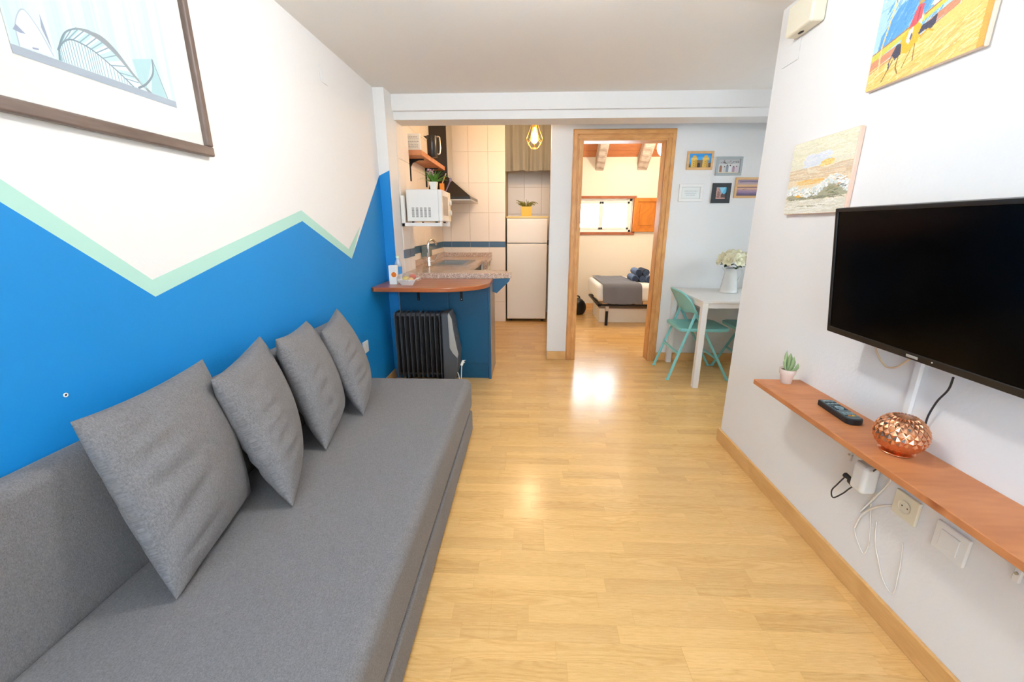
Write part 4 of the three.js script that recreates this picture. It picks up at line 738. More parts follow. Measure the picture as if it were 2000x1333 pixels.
{ // microwave on white brackets
  const x0 = -1.058, x1 = -0.75, z0 = -4.12, z1 = -3.69, y0 = 1.352, y1 = 1.615;
  const t = thing('microwave', 'white microwave oven on wall brackets above the bar', 'microwave', [(x0 + x1) / 2, y0 - 0.012, (z0 + z1) / 2]);
  mesh('casing', rb(x0, x1 - 0.03, y0, y1, z0, z1, 0.006, 3), M.white_gloss, t);
  mesh('door', rb(x1 - 0.03, x1, y0 + 0.002, y1 - 0.002, z0 + 0.11, z1 - 0.002, 0.005, 3), M.white_gloss, t);
  mesh('door_window', bx(x1 - 0.004, x1 + 0.001, y0 + 0.05, y1 - 0.05, z0 + 0.15, z1 - 0.05), std('smoked_window', '#a9a29a', 0.25), t);
  const cp = mesh('control_panel', rb(x1 - 0.03, x1 - 0.002, y0 + 0.002, y1 - 0.002, z0 + 0.002, z0 + 0.107, 0.005, 3), M.cream_plastic, t);
  for (const y of [y0 + 0.08, y0 + 0.17]) mesh('dial', new THREE.CylinderGeometry(0.022, 0.024, 0.018, 24).rotateZ(-Math.PI / 2).translate(x1 + 0.006, y, z0 + 0.055), M.white_plastic, cp);
  // vent slots in the side that faces the bar
  for (let c = 0; c < 5; c++) { const gs = []; for (let r = 0; r < 11; r++) gs.push(bx(x0 + 0.045 + c * 0.036, x0 + 0.066 + c * 0.036, y0 + 0.035 + r * 0.0075, y0 + 0.039 + r * 0.0075, z1 - 0.002, z1 + 0.0004)); const v = mesh('vent_slots', gs, M.grey_plastic, t); }
  for (const [x, z] of [[x0 + 0.04, z1 - 0.04], [x1 - 0.06, z1 - 0.04], [x0 + 0.04, z0 + 0.04], [x1 - 0.06, z0 + 0.04]]) mesh('foot', new THREE.CylinderGeometry(0.012, 0.01, 0.012, 14).translate(x, y0 - 0.006, z), M.dark_plastic, t);
  for (const z of [-3.66, -4.0]) {
    const b = thing('microwave_bracket', z > -3.8 ? 'white angle bracket carrying the microwave at its bar side' : 'white angle bracket carrying the microwave at its hood side', 'bracket', [-1.09, y0 - 0.05, z]);
    mesh('arm', rb(-1.093, -0.765, y0 - 0.042, y0 - 0.0125, z - 0.02, z + 0.02, 0.003, 2), M.white_gloss, b);
    mesh('wall_plate', rb(-1.093, -1.065, y0 - 0.042, y0 + 0.21, z - 0.02, z + 0.02, 0.003, 2), M.white_gloss, b);
    mesh('end_stop', rb(-0.765, -0.745, y0 - 0.042, y0 + (z < -3.8 ? 0.0 : 0), z - 0.02, z + 0.02, 0.003, 2), M.white_gloss, b);
  }
  // plant and utensils on the microwave
  const pz = -3.80, px = onZ(847, 362, pz).x;
  const p = thing('spider_plant', 'grassy green plant in a white square pot on the microwave', 'plant', [px, y1, pz]);
  mesh('pot', toCreasedNormals(lathe([[0, 0], [0.034, 0], [0.046, 0.068], [0.041, 0.068], [0.039, 0.06], [0, 0.06]], 4).rotateY(Math.PI / 4).translate(px, y1, pz), 0.5), M.white_gloss, p);
  seedN = 313; const blades = [];
  for (let i = 0; i < 90; i++) { const a = rr(0, 6.283), l = rr(0.07, 0.17), up = rr(0.35, 1.1), R0 = rr(0, 0.02), b0 = V3(px + R0 * Math.cos(a), y1 + 0.06, pz + R0 * Math.sin(a)); const k = Math.cos(up) * l, h = Math.sin(up) * l; const pts = [b0, b0.clone().add(V3(Math.cos(a) * k * 0.45, h * 0.65, Math.sin(a) * k * 0.45)), b0.clone().add(V3(Math.cos(a) * k, h * (0.55 + 0.45 * Math.sin(up)) - 0.01, Math.sin(a) * k))]; const c = new THREE.QuadraticBezierCurve3(...pts), P = [], I = [], wv = V3(-Math.sin(a), 0, Math.cos(a)); for (let s = 0; s <= 5; s++) { const q = c.getPoint(s / 5), w = 0.0055 * (1 - Math.pow(s / 5, 2)) + 0.0005; P.push(q.x - wv.x * w, q.y, q.z - wv.z * w, q.x + wv.x * w, q.y + 0.001, q.z + wv.z * w); if (s) { const o = s * 2; I.push(o - 2, o - 1, o, o - 1, o + 1, o); } } const g = new THREE.BufferGeometry(); g.setAttribute('position', new THREE.Float32BufferAttribute(P, 3)); g.setIndex(I); g.computeVertexNormals(); blades.push(g); }
  mesh('foliage', blades, M.leaf, p).userData.kind = 'stuff';
  seedN = 317; const fl = []; for (let i = 0; i < 26; i++) fl.push(new THREE.SphereGeometry(rr(0.005, 0.009), 8, 6).translate(px - 0.02 + rr(-0.03, 0.03), y1 + 0.135 + rr(-0.02, 0.035), pz + rr(-0.03, 0.03)));
  mesh('blossom', fl, std('blossom_pink', '#c9a0b4', 0.8), p).userData.kind = 'stuff';
  const cupx = -0.80, cupz = -3.98, cu = thing('spatula', 'orange silicone spatula standing on the microwave', 'spatula', [cupx, y1, cupz]);
  mesh('head', rb(cupx - 0.022, cupx + 0.022, y1, y1 + 0.075, cupz - 0.005, cupz + 0.005, 0.005, 3).rotateZ(0), M.orange_plastic, cu);
  mesh('handle', bar(V3(cupx + 0.002, y1 + 0.07, cupz), V3(cupx + 0.04, y1 + 0.16, cupz - 0.01), 0.005), M.light_wood, cu);
  const u2 = thing('spoon', 'mauve plastic spoon standing on the microwave beside the orange spatula', 'spoon', [cupx + 0.035, y1, cupz - 0.05]);
  mesh('handle', tube([V3(cupx + 0.02, y1, cupz - 0.05), V3(cupx + 0.045, y1 + 0.05, cupz - 0.05), V3(cupx + 0.07, y1 + 0.1, cupz - 0.05)], 0.006, 14), M.purple_plastic, u2);
  mesh('bowl', new THREE.SphereGeometry(0.014, 16, 12).scale(1, 1.3, 0.5).translate(cupx + 0.073, y1 + 0.11, cupz - 0.05), M.purple_plastic, u2);
}
{ // wall shelf in the kitchen with frame and coffee pot
  const z1 = -4.03, z0 = -5.12, xf = -0.985, yt = 1.312 + 0.166 * 4.03, yb = yt - 0.045;
  const s = thing('kitchen_shelf', 'thick brown wooden shelf on the tiled kitchen wall', 'shelf', [-1.07, yb, (z0 + z1) / 2]);
  mesh('board', metric(rb(-1.164, xf, yb, yt, z0, z1, 0.004, 2), 0.9, true), M.shelf_wood, s);
  for (const z of [-4.25, -4.9]) mesh('bracket', [bx(-1.164, -1.15, yb - 0.2, yb, z - 0.012, z + 0.012), bx(-1.164, -1.02, yb - 0.012, yb, z - 0.012, z + 0.012), prism([[-1.15, yb - 0.07], [-1.15, yb - 0.012], [-1.07, yb - 0.012], [-1.13, yb - 0.035]], 'z', z - 0.01, z + 0.01)], M.black_metal, s);
  const fz = -4.08, fx0 = -1.15, fx1 = onZ(821, 275, fz).x, fy1 = onZ(812, 261, fz).y;
  const f = thing('photo_frame', 'small pale printed frame standing on the kitchen shelf', 'picture', [(fx0 + fx1) / 2, yt, fz]);
  mesh('frame', rb(fx0, fx1, yt, fy1, fz - 0.012, fz, 0.002, 2), M.white_plastic, f);
  const art = canvas(256, 320, (g, W, H) => { g.fillStyle = '#e8dfce'; g.fillRect(0, 0, W, H); seedN = 71; for (let r = 0; r < 8; r++) { let x = 24; const y = 44 + r * 32; g.fillStyle = r % 3 === 0 ? '#7d7468' : '#9a9082'; while (x < W - 40) { const w = rr(14, 46); g.fillRect(x, y, w, r % 3 === 0 ? 13 : 8); x += w + 9; } } });
  mesh('print', new THREE.PlaneGeometry(fx1 - fx0 - 0.016, fy1 - yt - 0.016).translate((fx0 + fx1) / 2, (fy1 + yt) / 2, fz + 0.0008), std('print_notice', null, 0.7, { map: ctex(art) }), f);
  const cz = -4.45, cx = -1.07 + 0.02, H = onZ(845, 266, cz).y - yt, k = thing('coffee_pot', 'tall dark coffee jug with a handle on the kitchen shelf', 'jug', [cx, yt, cz]);
  const X = onZ(844, 290, cz).x;
  mesh('body', lathe([[0, 0], [0.05, 0], [0.05, H * 0.9], [0.054, H], [0.05, H], [0.046, H * 0.9], [0, H * 0.88]], 36).translate(X, yt, cz), M.hood_black, k);
  mesh('spout', prism([[X - 0.046, yt + H * 0.84], [X - 0.046, yt + H], [X - 0.082, yt + H]], 'z', cz - 0.014, cz + 0.014), M.hood_black, k);
  mesh('handle', tube([V3(X + 0.045, yt + H * 0.97, cz), V3(X + 0.075, yt + H * 0.95, cz), V3(X + 0.08, yt + H * 0.8, cz), V3(X + 0.08, yt + H * 0.3, cz), V3(X + 0.072, yt + 0.03, cz), V3(X + 0.045, yt + 0.03, cz)], 0.0075, 40, 10), M.chrome, k);
}
{ // cooker hood on the tiled wall
  const xw = -1.164, t = thing('cooker_hood', 'black and steel chimney cooker hood on the tiled wall', 'hood', [-0.95, 1.595, -5.29]);
  mesh('chimney', rb(xw, -0.961, 1.86, KC, -5.5, -5.15, 0.003, 1), M.hood_black, t);
  mesh('chimney_front', bx(-0.962, -0.957, 1.86, KC, -5.5, -5.15), M.steel, t);
  const quad = (list) => { const P = []; for (const [a, b, c, d] of list) for (const v of [a, b, c, a, c, d]) P.push(...v); const g = new THREE.BufferGeometry(); g.setAttribute('position', new THREE.Float32BufferAttribute(P, 3)); g.computeVertexNormals(); return g; };
  const T = [[xw, 1.87, -5.15], [-0.957, 1.87, -5.15], [-0.957, 1.87, -5.5], [xw, 1.87, -5.5]], B = [[xw, 1.645, -4.95], [-0.675, 1.645, -4.95], [-0.675, 1.645, -5.64], [xw, 1.645, -5.64]];
  mesh('canopy_side', quad([[B[0], B[1], T[1], T[0]]]), M.hood_black, t); mesh('canopy_side', quad([[B[2], B[3], T[3], T[2]]]), M.hood_black, t);
  mesh('canopy_front', quad([[B[1], B[2], T[2], T[1]]]), M.steel, t);
  mesh('lip', rb(xw, -0.672, 1.597, 1.645, -5.643, -4.947, 0.004, 2), M.hood_black, t);
  mesh('lip_trim', rb(xw, -0.668, 1.595, 1.612, -5.646, -4.944, 0.003, 2), M.steel, t);
  solo('dishcloth_holder', [rb(-1.163, -1.07, 0.99, 1.10, -4.62, -4.5, 0.01, 3)], std('sponge_grey', '#7d8a88', 0.95), 'grey sponge caddy on the tiled wall behind the tap', 'sponge holder');
}
{ // fridge freezer in the niche
  const x0 = -0.298, x1 = 0.253, zf = -5.705, yt = 1.428;
  const t = thing('fridge', 'white two-door fridge freezer standing in the tiled niche', 'fridge', [(x0 + x1) / 2, 0, -5.98]);
  mesh('cabinet', rb(x0, x1, 0.03, yt, -6.28, zf - 0.055, 0.008, 3), M.white_gloss, t);
  const ys = onZ(1030, 476, zf).y;
  for (const [a, b] of [[0.045, ys - 0.005], [ys + 0.005, yt - 0.012]]) { const d = mesh('door', rb(x0 + 0.002, x1 - 0.002, a, b, zf - 0.052, zf, 0.014, 4), std('fridge_enamel' + (a < 0.1 ? '' : '_upper'), '#efece6', 0.3), t); mesh('grip', rb(x1 - 0.05, x1 - 0.012, a < 0.1 ? b - 0.05 : a + 0.01, a < 0.1 ? b - 0.012 : a + 0.05, zf - 0.03, zf + 0.003, 0.004, 2), M.white_plastic, d); }
  mesh('top_panel', rb(x0 - 0.004, x1 + 0.004, yt - 0.012, yt + 0.012, -6.28, zf + 0.004, 0.005, 2), std('fridge_top', '#e7d79b', 0.4), t);
  for (const x of [x0 + 0.05, x1 - 0.05]) mesh('foot', new THREE.CylinderGeometry(0.018, 0.02, 0.03, 16).translate(x, 0.015, -5.8), M.dark_plastic, t);
  const pz = -5.82, px = onZ(1028, 412, pz).x, py = yt + 0.012;
  const p = thing('potted_plant', 'small plant in a yellow box pot on top of the fridge', 'plant', [px, py, pz]);
  mesh('pot', toCreasedNormals(lathe([[0, 0], [0.085, 0], [0.1, 0.125], [0.092, 0.125], [0.09, 0.11], [0, 0.11]], 4).rotateY(Math.PI / 4).scale(1.05, 1, 0.6).translate(px, py, pz), 0.5), M.yellow_pot, p);
  seedN = 515; const b = []; for (let i = 0; i < 60; i++) { const a = rr(0, 6.283), l = rr(0.05, 0.12), R0 = rr(0, 0.05), q = V3(px + R0 * Math.cos(a), py + 0.11, pz + R0 * 0.5 * Math.sin(a)); b.push(tube([q, q.clone().add(V3(Math.cos(a) * l * 0.5, l * 0.7, Math.sin(a) * l * 0.3)), q.clone().add(V3(Math.cos(a) * l, l * rr(0.4, 1), Math.sin(a) * l * 0.4))], 0.003, 4, 4)); }
  mesh('foliage', b, std('leaf_olive', '#8a8a3c', 0.7), p).userData.kind = 'stuff';
}
{ // grey curtain above the fridge
  const x0 = -0.313, x1 = 0.298, y0 = 2.005, y1 = KC - 0.01, zc = -5.78, NX = 120, NY = 24, P = [], I = [], nz = vnoise(81);
  for (let j = 0; j <= NY; j++) for (let i = 0; i <= NX; i++) { const u = i / NX, v = j / NY; const amp = 0.010 + 0.012 * (1 - v); const ph = u * 34 + 2.5 * nz(u * 5, 1.5); P.push(x0 + (x1 - x0) * u, y0 + (y1 - y0) * v + (1 - v) * 0.012 * nz(u * 6, 0), zc + amp * Math.sin(ph) + 0.012 * nz(u * 9, v * 2)); if (i && j) { const a = j * (NX + 1) + i; I.push(a - NX - 2, a - NX - 1, a, a - NX - 2, a, a - 1); } }
  const g = new THREE.BufferGeometry(); g.setAttribute('position', new THREE.Float32BufferAttribute(P, 3)); g.setIndex(I); g.computeVertexNormals();
  const t = thing('curtain', 'grey cloth curtain hanging over the fridge niche', 'curtain', [0, y0, zc]);
  mesh('cloth', g, M.grey_curtain, t); mesh('rod', bar(V3(x0, y1 - 0.03, zc - 0.03), V3(x1, y1 - 0.03, zc - 0.03), 0.008), M.white_plastic, t);
}
{ // cage pendant
  const z = -4.75, c = onZ(1044, 270, z), x = c.x, y = c.y;
  const t = thing('pendant_lamp', 'gold wire cage pendant with a glowing filament bulb in the kitchen', 'lamp', [x, y, z]);
  const ring = (r, yy, w = 0.0022) => new THREE.TorusGeometry(r, w, 8, 40).rotateX(Math.PI / 2).translate(x, yy, z);
  const rT = 0.026, rM = 0.086, rB = 0.036, yT = y + 0.145, yM = y - 0.028, yB = y - 0.10, w = [ring(rT, yT), ring(rB, yB)];
  for (let k = 0; k < 6; k++) { const a = k / 6 * 6.283, b = a + Math.PI / 6, P = (r, yy, q) => V3(x + r * Math.cos(q), yy, z + r * Math.sin(q)); w.push(bar(P(rT, yT, a), P(rM, yM + 0.02, a), 0.0022, 6), bar(P(rM, yM + 0.02, a), P(rM * 0.93, yM - 0.02, b), 0.0022, 6), bar(P(rM, yM + 0.02, a), P(rM * 0.93, yM - 0.02, b - Math.PI / 3), 0.0022, 6), bar(P(rM * 0.93, yM - 0.02, b), P(rB, yB, b), 0.0022, 6)); }
  mesh('cage', w, M.brass, t);
  mesh('socket', lathe([[0, 0.17], [0.018, 0.165], [0.024, 0.15], [0.024, 0.11], [0.016, 0.095], [0, 0.095]].reverse(), 24).translate(x, y, z), M.brass, t);
  mesh('bulb', lathe([[0, -0.052], [0.018, -0.048], [0.031, -0.03], [0.034, -0.008], [0.028, 0.03], [0.016, 0.065], [0.014, 0.095], [0, 0.095]], 28).translate(x, y, z), M.bulb, t);
  mesh('cord', bar(V3(x, y + 0.165, z), V3(x, KC, z), 0.003, 8), M.cable_black, t);
  const l = new THREE.PointLight(new THREE.Color().setRGB(1, 0.69, 0.42), PENDANT, 0, 2); l.position.set(0, -0.005, 0); l.shadow.radius = 1.7; l.castShadow = true; t.add(l);
}
// ================================================================ DINING NOOK
{ // table
  const x0 = 1.385, x1 = 2.13, z0 = -4.0, z1 = -3.27, Y = 0.74;
  const t = thing('dining_table', 'white square dining table against the picture wall', 'table', [(x0 + x1) / 2, 0, (z0 + z1) / 2]);
  mesh('tabletop', rb(x0, x1, Y - 0.018, Y, z0, z1, 0.003, 2), M.white_gloss, t);
  mesh('apron', [bx(x0 + 0.045, x1 - 0.045, Y - 0.06, Y - 0.018, z1 - 0.03, z1 - 0.01), bx(x0 + 0.045, x1 - 0.045, Y - 0.06, Y - 0.018, z0 + 0.01, z0 + 0.03), bx(x0 + 0.01, x0 + 0.03, Y - 0.06, Y - 0.018, z0 + 0.03, z1 - 0.03), bx(x1 - 0.03, x1 - 0.01, Y - 0.06, Y - 0.018, z0 + 0.03, z1 - 0.03)], M.white_gloss, t);
  for (const [x, z] of [[x0, z1 - 0.046], [x1 - 0.046, z1 - 0.046], [x0, z0], [x1 - 0.046, z0]]) mesh('leg', rb(x, x + 0.046, 0, Y - 0.018, z, z + 0.046, 0.003, 2), M.white_gloss, t);
}
function foldingChair(label) { // local: seat faces +x, origin on the floor in the middle of the four feet
  const t = new THREE.Group(); t.name = numbered('folding_chair'); t.userData = { label, category: 'chair', group: 'turquoise folding chairs at the white table' }; scene.add(t);
  const add = (n, g, m = M.teal_lacquer) => { const o = shade(new THREE.Mesh(Array.isArray(g) ? merge(g) : g, m)); o.name = n; t.add(o); return o; };
  const XB = -0.258, XF = 0.258, Z = 0.2, apx = -0.075, apy = 0.60, topx = -0.172, topy = 0.775;
  const legBar = (a, b) => { const d = b.clone().sub(a), g = new RoundedBoxGeometry(0.022, d.length(), 0.016, 2, 0.005); g.applyQuaternion(new THREE.Quaternion().setFromUnitVectors(V3(0, 1, 0), d.clone().normalize())); const m = a.clone().add(b).multiplyScalar(0.5); return g.translate(m.x, m.y, m.z); };
  for (const s of [1, -1]) {
    const f = add('leg', legBar(V3(XF, 0.006, s * Z), V3(apx, apy, s * Z * 0.97)));
    const r = add('leg', legBar(V3(XB, 0.006, s * (Z + 0.004)), V3(apx + 0.012, apy + 0.01, s * (Z - 0.02))));
    for (const [p, q] of [[f, XF], [r, XB]]) { const c = shade(new THREE.Mesh(new RoundedBoxGeometry(0.03, 0.014, 0.022, 2, 0.004).translate(q, 0.007, s * Z), M.teal_lacquer)); c.name = 'foot_cap'; p.add(c); }
  }
  add('crossbar', legBar(V3(-0.185, 0.24, -Z), V3(-0.185, 0.24, Z)));
  add('crossbar', legBar(V3(0.15, 0.195, -Z), V3(0.15, 0.195, Z)));
  // seat: rounded plate with turned down rim
  const sh = new THREE.Shape(), r = 0.07, a = -0.185, b = 0.235, w0 = 0.185, w1 = 0.195; sh.moveTo(a + 0.03, -w0); sh.lineTo(b - r, -w1); sh.quadraticCurveTo(b, -w1, b, -w1 + r); sh.lineTo(b, w1 - r); sh.quadraticCurveTo(b, w1, b - r, w1); sh.lineTo(a + 0.03, w0); sh.quadraticCurveTo(a, w0, a, w0 - 0.03); sh.lineTo(a, -w0 + 0.03); sh.quadraticCurveTo(a, -w0, a + 0.03, -w0);
  add('seat', new THREE.ExtrudeGeometry(sh, { depth: 0.016, bevelEnabled: true, bevelSize: 0.005, bevelThickness: 0.006, bevelSegments: 3, curveSegments: 10 }).rotateX(Math.PI / 2).translate(0, 0.458, 0));
  // backrest: bent sheet with a rolled upper edge
  const NU = 28, NV = 10, P = [], I = [];
  const shape = (u, v, side) => { const zz = u * 0.205, k = 1 - Math.pow(Math.abs(u), 5) * 0.42; const lo = 0.585 - 0.012 * Math.cos(u * 4), hi = lo + (topy - lo) * k; const y = lo + (hi - lo) * v; const x = apx + (topx - apx) * (y - apy) / (topy - apy) - 0.035 * (1 - u * u) + side * 0.0022; return [x, y, zz]; };
  for (const s of [1, -1]) for (let j = 0; j <= NV; j++) for (let i = 0; i <= NU; i++) P.push(...shape(i / NU * 2 - 1, j / NV, s));
  const W = NU + 1, off = W * (NV + 1);
  for (let j = 0; j < NV; j++) for (let i = 0; i < NU; i++) { const q = j * W + i; I.push(q, q + W, q + 1, q + 1, q + W, q + W + 1, off + q, off + q + 1, off + q + W, off + q + 1, off + q + W + 1, off + q + W); }
  const g = new THREE.BufferGeometry(); g.setAttribute('position', new THREE.Float32BufferAttribute(P, 3)); g.setIndex(I); g.computeVertexNormals();
  const rim = []; for (let i = 0; i <= 24; i++) { const q = shape(i / 24 * 2 - 1, 1, 0); rim.push(V3(...q)); } const e0 = shape(-1, 0, 0), e1 = shape(1, 0, 0);
  const bk = add('backrest', g); const rm = shade(new THREE.Mesh(tube([V3(...e0), ...rim, V3(...e1)], 0.009, 80, 10), M.teal_lacquer)); rm.name = 'rolled_rim'; bk.add(rm);
  return t;
}
{
  const c = foldingChair('turquoise metal folding chair at the door side of the white table'); c.position.set(1.497, 0, -3.667);
  const d = foldingChair('turquoise metal folding chair pushed in at the far side of the white table'); d.position.set(2.052, 0, -3.667); d.rotation.y = Math.PI;
}
{ // enamel jug with white roses
  const b = onY(1422, 571, 0.74), x = b.x, z = b.z;
  const t = thing('enamel_jug', 'white enamel jug on the dining table', 'jug', [x, 0.74, z]);
  mesh('body', lathe([[0, 0.002], [0.072, 0.002], [0.076, 0.0], [0.078, 0.006], [0.072, 0.014], [0.07, 0.03], [0.05, 0.175], [0.049, 0.195], [0.058, 0.215], [0.055, 0.215], [0.046, 0.196], [0.046, 0.17], [0.06, 0.03], [0, 0.02]], 44).translate(x, 0.74, z), M.ceramic, t);
  mesh('handle', tube([V3(x + 0.05, 0.94, z), V3(x + 0.085, 0.945, z), V3(x + 0.10, 0.925, z), V3(x + 0.085, 0.88, z), V3(x + 0.062, 0.83, z)], 0.006, 34, 10), M.ceramic, t);
  mesh('spout', prism([[x - 0.045, 0.915], [x - 0.05, 0.955], [x - 0.082, 0.96]], 'z', z - 0.014, z + 0.014), M.ceramic, t);
  seedN = 205;
  // each rose: rings of cupped petals around a bud
  const petal = (c, ax, r, tilt, ang, w) => { const n = 5, P = [], I = []; const q = new THREE.Quaternion().setFromUnitVectors(V3(0, 1, 0), ax); for (let j = 0; j <= n; j++) for (let i = 0; i <= n; i++) { const u = (i / n - 0.5) * 2, v = j / n; const wid = w * Math.sin(Math.PI * (0.18 + 0.70 * v)); const rad = r * (0.25 + 0.75 * Math.pow(v, 0.7)) * (0.4 + tilt * v), a = ang + u * wid / Math.max(0.3, 0.4 + v); const p = V3(Math.cos(a) * rad, r * (-0.5 + 1.15 * v - 0.5 * tilt * v * v) - 0.12 * r * u * u * v, Math.sin(a) * rad).applyQuaternion(q).add(c); P.push(p.x, p.y, p.z); if (i && j) { const k = j * (n + 1) + i; I.push(k - n - 2, k - n - 1, k, k - n - 2, k, k - 1); } } const g = new THREE.BufferGeometry(); g.setAttribute('position', new THREE.Float32BufferAttribute(P, 3)); g.setIndex(I); g.computeVertexNormals(); return g; };
  const C = V3(x + 0.012, 1.0, z), spots = [];
  for (const [n, el, R] of [[1, 1.5, 0.11], [5, 0.95, 0.108], [8, 0.38, 0.112]]) for (let k = 0; k < n; k++) { const a = k / n * 6.283 + el * 2; spots.push(V3(Math.cos(el) * Math.cos(a) * R * 1.12, Math.sin(el) * R * 0.85, Math.cos(el) * Math.sin(a) * R)); }
  spots.forEach((o, i) => {
    const c = C.clone().add(o), ax = o.clone().normalize(), G = [], r = rr(0.037, 0.043);
    for (let k = 0; k < 3; k++) G.push(petal(c, ax, r * 0.7, 0.25, k * 2.1 + i, 1.0)); for (let k = 0; k < 5; k++) G.push(petal(c, ax, r * 0.95, 0.6, k * 1.257 + i, 0.95)); for (let k = 0; k < 6; k++) G.push(petal(c, ax, r * 1.1, 0.95, k * 1.047 + 0.4 + i, 0.9));
    G.push(new THREE.SphereGeometry(r * 0.42, 12, 8).translate(c.x, c.y, c.z));
    const f = thing('rose', 'creamy white rose in the enamel jug', 'flower', [c.x, c.y - r * 0.5, c.z], 'white roses in the jug');
    mesh('petals', G, M.petal, f); mesh('calyx', new THREE.ConeGeometry(r * 0.4, r * 0.5, 10).rotateX(Math.PI).applyQuaternion(new THREE.Quaternion().setFromUnitVectors(V3(0, 1, 0), ax)).translate(c.x - ax.x * r * 0.5, c.y - ax.y * r * 0.5, c.z - ax.z * r * 0.5), M.leaf_dark, f);
  });
  const lv = thing('rose_foliage', 'dark green leaves under the white roses in the jug', 'leaves', [x, 0.95, z]);
  for (let k = 0; k < 14; k++) { const a = k / 14 * 6.283, P = [], I = [], L = rr(0.055, 0.075), up = rr(-0.1, 0.25), o = V3(x + 0.012 + Math.cos(a) * 0.05, 0.972 + rr(-0.01, 0.015), z + Math.sin(a) * 0.05), d = V3(Math.cos(a), up, Math.sin(a)), wv = V3(-Math.sin(a), 0.2, Math.cos(a)); for (let s = 0; s <= 6; s++) { const v = s / 6, w = 0.024 * Math.sin(Math.PI * Math.pow(v, 0.8)), c = o.clone().addScaledVector(d, L * v); c.y += -0.01 * v * v; for (const u of [-1, 0, 1]) { const p = c.clone().addScaledVector(wv, w * u); p.y += Math.abs(u) * 0.006 * Math.sin(Math.PI * v); P.push(p.x, p.y, p.z); } if (s) { const q = s * 3; I.push(q - 3, q - 2, q, q - 2, q + 1, q, q - 2, q - 1, q + 1, q - 1, q + 2, q + 1); } } const g = new THREE.BufferGeometry(); g.setAttribute('position', new THREE.Float32BufferAttribute(P, 3)); g.setIndex(I); g.computeVertexNormals(); mesh('leaf', g, M.leaf_dark, lv); }
}
